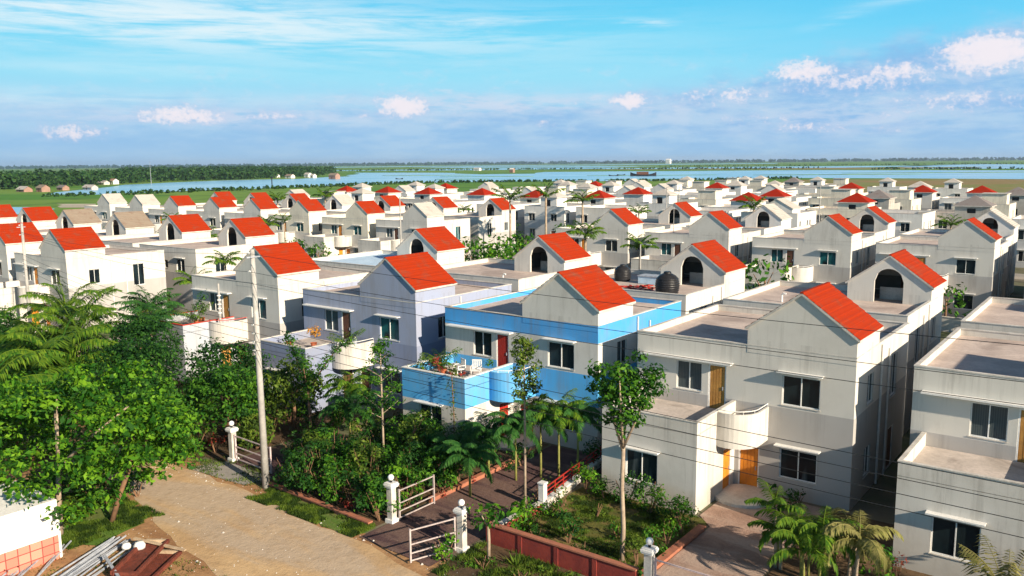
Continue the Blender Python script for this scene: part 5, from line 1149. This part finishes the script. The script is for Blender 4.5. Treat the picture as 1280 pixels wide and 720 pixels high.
GS = [(-38.6, 24.0, 1.0, .9, 1.4, L_olive, 'yellow-green shrub left of the gate post, over the brown bed'), (-24.6, 30.2, 1.0, .8, 1.3, L_dark, 'dark shrub under the blue wing window, right'), (-27.2, 29.9, 1.2, .8, 1.0, L_mid, 'shrub under the blue wing window, left'), (-29.6, 30.4, 1.0, .8, 1.2, L_dark, 'dark shrub at the left corner of the blue wing'),
      (-33.4, 30.8, 1.1, 1.0, .9, L_mid, 'shrub before the lavender house entrance'),
      (-38.2, 29.6, 1.6, 1.2, 2.3, L_mid, 'tall green shrub behind the small olive tree by the gate'), (-37.2, 27.6, 1.3, 1.2, 2.2, L_olive, 'tall yellow-green shrub further behind the gate post by the pole'), (-40.8, 29.0, 1.6, 1.3, 2.4, L_dark, 'tall dark shrub left of the lavender wing corner'), (-34.2, 29.6, 1.2, 1.0, 1.9, L_mid, 'green shrub behind the fork-shaped tree'), (-33.0, 25.6, 1.0, .8, 1.6, L_dark, 'dark shrub across the narrow paved gateway'),
      (-34.6, 28.0, 1.2, 1.0, 1.9, L_dark, 'dark shrub at the foot of the fork-shaped tree'), (-32.6, 27.4, 1.0, .9, 1.5, L_mid, 'green shrub just behind the closed steel gate'), (-36.9, 26.3, 1.3, 1.0, 1.7, L_dark, 'dark shrub behind the gate post by the pole'), (-39.6, 27.4, 1.5, 1.2, 1.8, L_mid, 'green shrub left behind the gate post by the pole'),
      (-43.0, 24.6, 1.8, 1.4, 1.6, L_dark, 'dark shrub mass behind the brown flower bed'), (-39.4, 23.3, 1.2, .8, 1.3, L_mid, 'green shrub at the back of the brown flower bed'), (-36.0, 31.2, 1.0, .8, 1.4, L_mid, 'shrub by the sunlit side of the lavender wing'), (-33.5, 33.0, 1.1, .9, 1.2, L_dark, 'dark shrub at the lavender house door'), (-48.5, 21.0, 2.4, 1.8, 2.0, L_dark, 'dark undergrowth between the left trees'), (-55.0, 22.5, 2.6, 2.0, 2.2, L_mid, 'green undergrowth below the coconut palms'), (-61.0, 21.0, 3.0, 2.2, 2.4, L_dark, 'dark undergrowth at the far left'), (-46.0, 20.0, 1.8, 1.4, 1.6, L_mid, 'green undergrowth behind the big spreading tree'), (-37.8, 30.6, 1.2, .8, 1.3, L_dark, 'dark shrub below the lavender wing window'), (-40.8, 30.4, 1.3, .9, 1.7, L_mid, 'green shrub at the left corner of the lavender wing'), (-24.3, 24.6, .5, .9, 1.3, L_dark, 'dark shrub behind the left driveway gate leaf'), (-24.4, 27.2, .6, 1.4, 1.2, L_dark, 'dark hedge along the left of the purple driveway'),
      (-47.5, 30.2, 1.6, .9, 1.8, L_mid, 'green shrub under the sunlit side of the red-coped wing'), (-44.5, 31.5, 1.4, 1.2, 1.7, L_mid, 'green shrub before the orange door of the red-coped house')]
for i, (x, y, rx, ry, h, m, lab) in enumerate(GS): shrub((x, y, G), rx, ry, h, m, lab, .085, 330, 260+i, 'garden_shrub')
# row of young areca palms by the purple driveway
for i, (x, y, h, L, lab, mt) in enumerate([(-22.9, 27.2, 1.9, 1.5, 'short dark palm left of the driveway, nearest the gate', L_palmd), (-23.6, 29.4, 2.2, 1.6, 'dark palm left of the driveway, before the white wing corner', L_palmd), (-22.4, 29.9, 2.6, 1.5, 'slim palm in the driveway row with green stem', L_palmd), (-21.7, 30.9, 2.9, 1.5, 'second slim palm with green stem, before the red doors', L_palmd),
      (-20.9, 31.2, 3.1, 1.4, 'third slim palm, browner, before the dark ground window', L_palm), (-20.3, 31.9, 3.0, 1.3, 'last slim palm next to the grey-white wing', L_palmd), (-24.9, 28.3, 1.7, 1.5, 'low dark palm in the corner below the blue wing', L_palmd), (-31.4, 28.2, 2.4, 1.6, 'dark palm behind the hedge near the lavender entrance', L_palmd), (-33.2, 29.6, 2.9, 1.3, 'palm before the lavender balcony', L_palm)]):
    palm((x, y, G), h, 17, L*1.3, lab, mt, 130+i, 2.0, .05, (.2, 1.35), name='areca_palm', ll=.42, nl=30, bark=M_stemg, wid=.035)
# plants at the bottom right
palm((-9.3, 28.3, G), 2.3, 9, 1.3, 'young palm with upright bright fan at the path edge, bottom right', L_palm, 141, 1.6, .06, (.5, 1.4), name='areca_palm', ll=.36, nl=26, bark=M_trunk, stems=2, wid=.03)
palm((-8.3, 28.2, G), 1.9, 16, 1.9, 'drooping yellowish palm cluster at the bottom right', L_palm, 142, 2.6, .05, (.2, 1.45), name='areca_palm', ll=.42, nl=26, bark=M_stemg, stems=4, wid=.03)
palm((-7.3, 28.7, G), 2.1, 16, 1.9, 'straw-coloured drooping palm before the dark gap between houses', L_dry, 143, 2.8, .06, (.1, 1.4), name='areca_palm', ll=.42, nl=26, bark=M_trunk, stems=3, wid=.03)
palm((-10.0, 29.4, G), 1.0, 8, .9, 'short bright leafy palm beside the round doorstep', L_palm, 144, 1.2, .05, (.4, 1.4), name='areca_palm', ll=.35, bark=M_stemg, wid=.05)
shrub((-6.6, 29.0, G), .8, .8, 1.8, L_bright, 'bright green bush with red flowers at the bottom right', .085, 400, 145)
shrub((-5.9, 29.3, G), .3, .3, 1.6, L_redl, 'red flowering spray on the bottom right bush', .05, 350, 146, 'flower_spray')
palm((-2.6, 28.7, G), .9, 12, 2.3, 'large coarse palm frond clump before the nearest wing window', L_dry, 147, 1.0, .14, (.6, 1.45), name='areca_palm', ll=.55, nl=26, wid=.04)
shrub((-1.6, 29.4, G), 1.1, .8, 1.5, L_dark, 'dark bush cut by the lower right corner', .08, 350, 148)
for i, (x, y, lab) in enumerate([(-12.0, 34.6, 'dark leafy pot plant beside the ochre ground door'), (-11.0, 34.6, 'dark plants under the ground window beside the ochre door')]):
    shrub((x, y, G), .5, .3, .8, L_dark, lab, .08, 380, 150+i)

# gardens between the rows, the park strip and trees further off: a few trees and palms, copied
proto = []
def keep(o): bpy.context.view_layer.update(); proto.append(tree_of(o)); return o
SL = []
def put(i, p, s, rz, label, group):
    if i in SL: c = dup_tree(proto[i])
    else: SL.append(i); c = proto[i][0]
    if i in (3, 4): s *= 1.35
    c.location = (*p, G+.05); c.scale = (s, s, s); c.rotation_euler = (0, 0, rz); tag(c, label, None, group)
keep(round_tree((0, 0, 0), 2.0, 1.6, 2.3, L_bright, 'x', 301, .2, 30, 34)); keep(round_tree((0, 0, 0), 1.5, 2.0, 2.6, L_mid, 'x', 302, .2, 26, 34)); keep(round_tree((0, 0, 0), 1.8, 1.3, 1.5, L_dark, 'x', 303, .2, 26, 34))
keep(palm((0, 0, 0), 4.4, 11, 2.1, 'x', L_palm, 304, 1.2, .11, (.3, 1.35), nl=18, ll=.55, wid=.06)); keep(palm((0, 0, 0), 6.0, 10, 2.0, 'x', L_palm, 305, 1.0, .1, (.5, 1.4), nl=18, ll=.5, wid=.06)); keep(round_tree((0, 0, 0), 1.1, .8, .8, L_mid, 'x', 306, .16, 16, 44))
G1 = 'trees and palms in the gardens between the house rows'
spots = [(0, (-60.5, 78), 1.2, 'leafy bright tree at the near right end of the central greenery'), (0, (-63.5, 82), 1.5, 'big bright tree in the middle of the central greenery'), (1, (-67, 79), 1.4, 'bushy tree at the left of the central greenery'), (0, (-69.5, 84), 1.3, 'bright tree at the far left of the central greenery'), (2, (-61.5, 88), 1.5, 'dark tree at the back of the central greenery'),
         (0, (-66.5, 90), 1.4, 'bright tree behind the middle of the central greenery'), (1, (-60.5, 95), 1.3, 'tree at the right back of the central greenery'), (0, (-72.5, 78), 1.2, 'yellow-lit tree beside the sunlit arched house'), (2, (-64, 75.5), 1.3, 'dark low tree at the street side of the central greenery'), (1, (-75.5, 83), 1.1, 'tree against the pale gable at the left of the greenery'),
         (2, (-57.5, 75.5), 1.2, 'low dark tree behind the wide bare roof'), (0, (-54.5, 77), 1.0, 'bright bush tree beside the grey-canopied house'), (2, (-70, 98), 1.5, 'dark tree deep in the central greenery, left'), (0, (-63, 102), 1.4, 'bright tree deep in the central greenery, right'),
         (4, (-71.8, 95), 1.15, 'tall palm left above the central greenery'), (4, (-66.4, 96), 1.2, 'tall palm right above the central greenery'),
         (3, (-105.5, 79.5), .95, 'tall thin palm left of the row of fronts at left'), (3, (-111.5, 79.5), .85, 'second tall thin palm in the same left gardens'), (4, (-103, 80.5), .75, 'slim palm before the cream wall at left'), (3, (-49.5, 79.2), 1.1, 'palm in front of the big white gable, centre'), (3, (-42.2, 78.2), .95, 'palm right behind the black water tank'),
         (1, (-27.9, 75.6), 1.5, 'dense column-like green and yellow tree in front of the leafy balcony'), (5, (-22.0, 76.6), 1.9, 'shrub with orange tips before the teal-windowed house'), (5, (-47, 80), 1.2, 'shrub under the palm at centre'), (5, (-9.4, 76.5), 2.0, 'yellow-green shrub by the rightmost street house'), (1, (-5.8, 78), 1.0, 'small tree at the right edge of the first street'),
         (2, (-32.5, 80), 1.0, 'dark shrub tree by the street wall right of centre'), (0, (-95, 80), .9, 'bright bush tree by the cream houses'), (5, (-90, 80.5), 1.5, 'shrub below the orange balcony door'), (5, (-84, 79.5), 1.4, 'shrub before the pale gabled house'), (2, (-120, 80), 1.0, 'dark bush tree in the left street gardens'),
         (3, (-80, 127), 1.3, 'palm before the tower villa at centre'), (5, (-76, 128), 2.2, 'shrub before the white flat roofs at centre'), (1, (-62, 128), 1.2, 'tree by the yellow wall right of centre'), (2, (-57, 60), .9, 'dark bush tree behind the blue-roofed house'), (1, (-19.5, 60.3), .9, 'tree in the gap behind the arched house'), (0, (-8.2, 60), .9, 'bush tree in the dark gap between two rear houses at right'),
         (3, (-132, 80), .9, 'palm among the leftmost street gardens'), (2, (-145, 79), 1.3, 'dark tree by the last pale gables'), (1, (-26, 113), 1.0, 'green tree beside the orange-roofed yard at right'), (5, (-52, 112), 2.0, 'shrubs by the small arched house'), (2, (-88, 62), 1.0, 'dark tree behind the bright white house'), (1, (-99, 62), 1.1, 'tree behind the brown-tiled arches'), (0, (-172, 120), 1.5, 'lone tree at the marsh edge of the estate'), (2, (-178, 140), 1.4, 'second lone tree at the marsh edge of the estate')]
rg = random.Random(15)
LINES = [(79.6, [-160, -150, -135, -128, -122, -99, -87, -55, -38, -33, -14, -3], 'far side of the first street'), (61.0, [-118, -106, -93, -81, -52, -45, -37, -30, -24, -12], 'near side of the first street'), (115.5, [-150, -138, -124, -112, -100, -88, -77, -50, -38, -30, -18, -8], 'second street behind the arches'),
         (128.5, [-150, -140, -128, -108, -96, -70, -66, -50, -40, -22, -12], 'far side of the second street'), (161.5, [-150, -128, -108, -95, -80, -62, -46, -30, -14], 'gap behind the pyramid roofs'), (196, [-150, -122, -95, -80, -62, -48, -28], 'far rows before the lake')]
for y, xs, where in LINES:
    for n, x in enumerate(xs):
        k = rg.choice([0, 1, 2, 5, 3, 1]); spots.append((k, (x+rg.uniform(-1, 1), y+rg.uniform(-.8, .8)), rg.uniform(.8, 1.3), '%s, %s from the left along the %s' % (['bright green tree', 'green tree', 'dark tree', 'slim palm', '', 'low shrub'][k], ORD[n], where)))
rng = random.Random(8)
for i, p, s, lab in spots: put(i, p, s, rng.random()*6.28, lab, G1)
for i in range(6):
    if i not in SL: bpy.data.objects.remove(proto[i][0])

# ------------------------------------------------------------------ far shore: forest, farm huts, boats, horizon woods
def wood(name, spots, hr, mat, nleaf, seed, sz):
    rng = np.random.default_rng(seed); n = len(spots); S = np.array(spots, float); H = rng.uniform(*hr, size=n); P = []; Nn = []; Z = []
    for i in range(n):
        c = rng.normal(size=(nleaf, 3)); c /= np.linalg.norm(c, axis=1, keepdims=True); r = (rng.random(nleaf)**.4)[:, None]
        P.append(c*r*np.array([H[i]*.45, H[i]*.45, H[i]*.36])+np.array([S[i, 0], S[i, 1], G+H[i]*.6])); Nn.append(c+rng.normal(size=(nleaf, 3))*.5+[0, 0, .5]); Z.append(np.full(nleaf, H[i]*sz)*rng.uniform(.5, 1.2, nleaf))
        k = max(2, nleaf//5); P.append(np.stack([S[i, 0]+rng.normal(size=k)*H[i]*.3, S[i, 1]+rng.normal(size=k)*H[i]*.3, G+rng.random(k)*H[i]*.3], 1)); Nn.append(rng.normal(size=(k, 3))); Z.append(np.full(k, H[i]*sz))
    o = leaves_mesh(name, np.concatenate(P), np.concatenate(Nn), np.concatenate(Z), mat, None, seed, .7); tag(o, kind='stuff'); return o
rng = random.Random(77); sp = []
def along(pts, n, depth, ampl=1.0):
    out = []
    L = [(Vector(b)-Vector(a)).length for a, b in zip(pts, pts[1:])]; T = sum(L)
    for _ in range(n):
        q = rng.random()*T; j = 0
        while q > L[j]: q -= L[j]; j += 1
        a, b = Vector(pts[j]), Vector(pts[j+1]); d = (b-a)/L[j]; nn = Vector((-d.y, d.x)); p = a+d*q+nn*(rng.random()**1.2*depth); out.append((p.x, p.y))
    return out
shore = [(-560, 150), (-575, 225), (-610, 262), (-650, 330), (-700, 400), (-725, 470), (-735, 540), (-775, 600), (-800, 665), (-1090, 960)]
w = wood('forest', along(shore, 1900, 170), (6, 13.5), L_far, 22, 51, .14); w['label'] = 'dark forest along the far left shore of the lake'; w['category'] = 'forest'
w = wood('forest', along([(-1060, 900), (-1500, 1150), (-2100, 1500)], 700, 300), (8, 15), L_far, 12, 52, .2); w['label'] = 'further wood behind the lake head, left of centre'; w['category'] = 'forest'
hz = along([(-7000, 1500), (-5200, 3800), (-3600, 5200), (-1500, 6200), (800, 6800), (3600, 6400)], 3400, 700)
w = wood('horizon_wood', hz, (14, 26), L_horiz, 9, 53, .35); w['label'] = 'thin bluish line of woods along the whole horizon'; w['category'] = 'forest'
w = wood('reed_bed', along([(-1350, 1150), (-900, 1420), (-500, 1330)], 500, 260)+along([(-330, 1280), (0, 1320), (500, 1350)], 500, 130)+along([(-900, 1900), (-400, 2300), (300, 2700)], 500, 400), (1.2, 3.5), L_far, 8, 54, .5); w['label'] = 'scattered low scrub on the flats beyond the lake'; w['category'] = 'scrub'
w = wood('reed_bed', along([(-448, 205), (-436, 223), (-444, 270), (-440, 320), (-448, 390), (-455, 465), (-400, 530), (-335, 560), (-290, 600), (-240, 690)], 900, -26)+along([(-60, 684), (150, 690), (700, 690)], 350, -60), (.6, 2.2), L_far, 7, 55, .5); w['label'] = 'reeds fringing the near shore of the lake'; w['category'] = 'reeds'
def hut(x, y, wd, dp, hh, wm, rm, lab, rz=0):
    if hh < 20: wd *= .62; dp *= .6; hh *= .62
    t = empty('farm_hut', (x, y, G), rz, lab, 'hut', 'huts and small buildings on the far shore')
    b = MB(); b.box(0, wd, 0, dp, -.1, hh, wm); b.face([(wd+.003, 0, hh), (wd+.003, dp, hh), (wd+.003, dp/2, hh+dp*.35)], wm, (1, 0, 0)); b.face([(-.003, 0, hh), (-.003, dp, hh), (-.003, dp/2, hh+dp*.35)], wm, (-1, 0, 0)); b.build('wall', t)
    b = MB()
    for s in (0, 1):
        ya, yb = (-.5, dp/2) if s == 0 else (dp+.5, dp/2); b.face([(-.5, ya, hh-.2), (wd+.5, ya, hh-.2), (wd+.5, yb, hh+dp*.35+.05), (-.5, yb, hh+dp*.35+.05)], rm, (0, 0, 1)); 
    b.build('roof', t)
    b = MB(); b.box(wd*.4, wd*.4+1.2, -.06, -.01, 0, 2.1, M_brownwood); b.build('door', t)
M_pinkw = flat_mat('pink_clay_wall', c4(.36, .22, .17), c4(.28, .17, .13), .3)
for a in [(-535, 226, 16, 8, 2.6, M_pinkw, M_pale, 'low pinkish hut at the extreme left below the forest'), (-521, 231, 11, 8, 4, M_pinkw, M_tan, 'pink clay house in front of the forest at left'), (-541, 252, 12, 7, 3, M_pinkw, M_grey, 'brownish farm house left of the lake tip'), (-541, 268, 18, 7, 2.6, M_pale, M_pale, 'low white shed beside the lake tip'),
          (-668, 343, 16, 8, 2.6, M_coping, M_pale, 'long white shed under the forest'), (-676, 356, 12, 8, 4.5, M_hut, M_pinkw, 'white house with pink roof under the forest'), (-792, 604, 14, 9, 4, M_hut, M_pale, 'white hut on the shore, left of the white pair'), (-741, 583, 16, 9, 4, M_hut, M_tan, 'tan-roofed hut on the wooded shore'),
          (-762, 626, 12, 9, 5.5, M_hut, M_pale, 'white house at the water, right of the tan hut'), (-735, 612, 8, 8, 4, M_hut, M_pale, 'small white house directly at the water edge'), (-652, 566, 16, 10, 6, M_pinkw, M_tan, 'large pale-brown house on the spit into the lake'), (-1010, 1225, 22, 10, 6, M_hut, M_pale, 'white building on the flat land beyond the lake, left of centre'),
          (-745, 985, 10, 8, 8, M_pinkw, M_hut, 'pinkish tower-like house on the far bank, centre'), (-2230, 4420, 26, 20, 21, M_hut, M_hut, 'small white building on the horizon at right')]: hut(*a)
def boat(x, y, L, lab, rz=.3, cabin=False):
    t = empty('boat', (x, y, G+.05), rz, lab, 'boat', 'boats on the lake'); b = MB(); n = 9; secs = []
    for i in range(n):
        u = i/(n-1); w_ = L*.13*math.sin(math.pi*min(.97, max(.03, u)))**.6; zt = L*(.05+.10*abs(2*u-1)**2.5); secs.append([(L*(u-.5), -w_, zt), (L*(u-.5), -w_*.6, 0), (L*(u-.5), w_*.6, 0), (L*(u-.5), w_, zt)])
    for s, q in zip(secs, secs[1:]):
        for j in range(3): b.face([s[j], s[j+1], q[j+1], q[j]], M_black)
    b.build('hull', t); b = MB()
    if cabin: b.box(-L*.25, L*.2, -L*.08, L*.08, L*.05, L*.16, M_brownwood)
    else: b.box(-L*.1, -L*.02, -L*.12, L*.12, L*.06, L*.07, M_wood)
    b.build('cabin' if cabin else 'thwart', t)
boat(-412, 768, 26, 'largest dark boat on the lake right of centre', .4, True); boat(-444, 764, 10, 'small dark boat left of the largest one'); boat(-459, 806, 9, 'small boat second left of the largest one', .8); boat(-567, 578, 8, 'small boat on the lake left of centre', .2)
t = empty('channel_marker', (-495, 378, G), 0, 'dark upright marker post standing in the lake at left', 'post'); b = MB(); b.tube([(0, 0, -.5), (0, 0, 5)], .35, M_black, 6); b.build('post', t); b = MB(); b.box(-.6, .6, -.6, .6, 5, 6.2, M_black); b.build('topmark', t)
t = empty('transmission_mast', (-640, 372, G), 0, 'thin mast rising above the forest at left', 'mast'); b = MB(); b.tube([(0, 0, 0), (0, 0, 18)], [.2, .08], M_grey2, 5); b.build('shaft', t)

# ------------------------------------------------------------------ grass on the verges, the lawn and along walls
def grass(name, regions, mat, seed, label, hh=.09):
    rng = np.random.default_rng(seed); P = []
    for (x0, x1, y0, y1, n, patch) in regions:
        q = np.stack([rng.uniform(x0, x1, n*3), rng.uniform(y0, y1, n*3)], 1)
        k = np.sin(q[:, 0]*2.3+patch)+np.sin(q[:, 1]*3.1+q[:, 0]*1.3+patch*2)+np.sin(q[:, 0]*6.1-q[:, 1]*4.7)*.6; q = q[k > rng.uniform(-1.0, .6, len(q))][:n]; P.append(q)
    P = np.concatenate(P); n = len(P); a = rng.random(n)*6.28; w = .018; h = hh*rng.uniform(.5, 1.6, n); lx = rng.normal(size=n)*.04; ly = rng.normal(size=n)*.04
    z = np.full(n, G+.1); dx, dy = np.cos(a)*w, np.sin(a)*w
    v = np.stack([np.stack([P[:, 0]-dx, P[:, 1]-dy, z], 1), np.stack([P[:, 0]+dx, P[:, 1]+dy, z], 1), np.stack([P[:, 0]+lx, P[:, 1]+ly, z+h], 1)], 1).reshape(-1, 3)
    me = bpy.data.meshes.new(name); me.vertices.add(3*n); me.vertices.foreach_set('co', v.ravel().astype(np.float32)); me.loops.add(3*n); me.loops.foreach_set('vertex_index', np.arange(3*n, dtype=np.int32))
    me.polygons.add(n); me.polygons.foreach_set('loop_start', np.arange(0, 3*n, 3, dtype=np.int32)); me.polygons.foreach_set('loop_total', np.full(n, 3, dtype=np.int32)); me.materials.append(mat); me.update(calc_edges=True)
    o = bpy.data.objects.new(name, me); COL.objects.link(o); return tag(o, label, 'grass', None, 'stuff')
grass('grass', [(-30.8, -24.0, 21.3, 22.6, 16000, 1), (-37.6, -32.0, 14.2, 18.2, 26000, 2), (-19.6, -12.6, 21.0, 24.0, 9000, 3)], L_olive, 61, 'rough grass on the verges beside the earth road', .11)
for (x, y, rx, ry, h, m, lab) in [(-20.3, 25.4, .35, .7, .8, L_mid, 'low green plant on the right side of the driveway near the gate'), (-20.2, 28.6, .4, .9, .9, L_olive, 'yellow-green plants under the red railing, driveway side'), (-23.3, 31.6, .6, 1.0, 1.3, L_dark, 'dark shrub at the left of the red ground doors'), (-20.5, 33.6, .6, .8, 1.4, L_dark, 'dark shrub in the deep shade right of the red doors'), (-25.2, 26.0, .9, .9, 1.9, L_mid, 'green shrub behind the left driveway gate, away from the kerb')]:
    shrub((x, y, G), rx, ry, h, m, lab, .07, 700, int(-x*17), 'driveway_shrub')
grass('grass', [(-19.3, -13.5, 24.4, 31.0, 32000, 5)], L_olive, 62, 'patchy olive grass of the lawn before the ochre-doored house', .06)
grass('grass', [(-34, -20, 12, 16.5, 2500, 7), (-44, -31, 22.0, 24, 3500, 8)], L_olive, 63, 'sparse weeds on the bare earth of the yard', .08)

rngs = random.Random(91); b = MB()
for i in range(700):
    x = rngs.uniform(-42, -12); y = rngs.choice([rngs.gauss(21.6, .35), rngs.gauss(16.3, .9), rngs.uniform(13, 21)]); r = rngs.uniform(.012, .035) if rngs.random() < .95 else rngs.uniform(.05, .08)
    p = [(x+r*math.cos(a)*rngs.uniform(.7, 1.2), y+r*math.sin(a)*rngs.uniform(.7, 1.2)) for a in (0, 1.25, 2.5, 3.8, 5.0)]; z = G+.09; top = (x, y, z+r*.8)
    for a, c in zip(p, p[1:]+p[:1]): b.face([(*a, z), (*c, z), top], M_coping if i % 4 else M_decktan, (a[0]+c[0]-2*x, a[1]+c[1]-2*y, .5))
tag(b.build('gravel'), 'loose stones and brick bits strewn over the earth road and its edges', 'gravel', None, 'stuff')
# thin air over the lake and the plain
hz_ = MB(); hz_.box(-12500, 8500, -2800, 14500, G-1.6, 70, M_coping)
hm = bpy.data.materials.new('pale_air'); hm.use_nodes = True; ht = hm.node_tree; ht.nodes.clear(); pv = ht.nodes.new('ShaderNodeVolumePrincipled'); pv.inputs['Density'].default_value = 7e-5; pv.inputs['Color'].default_value = (.62, .78, 1, 1); pv.inputs['Anisotropy'].default_value = .2
mo = ht.nodes.new('ShaderNodeOutputMaterial'); ht.links.new(pv.outputs[0], mo.inputs['Volume'])
hb_ = hz_.build('haze'); hb_.data.materials.clear(); hb_.data.materials.append(hm); tag(hb_, 'thin bluish air softening the far shore', 'haze', None, 'stuff')
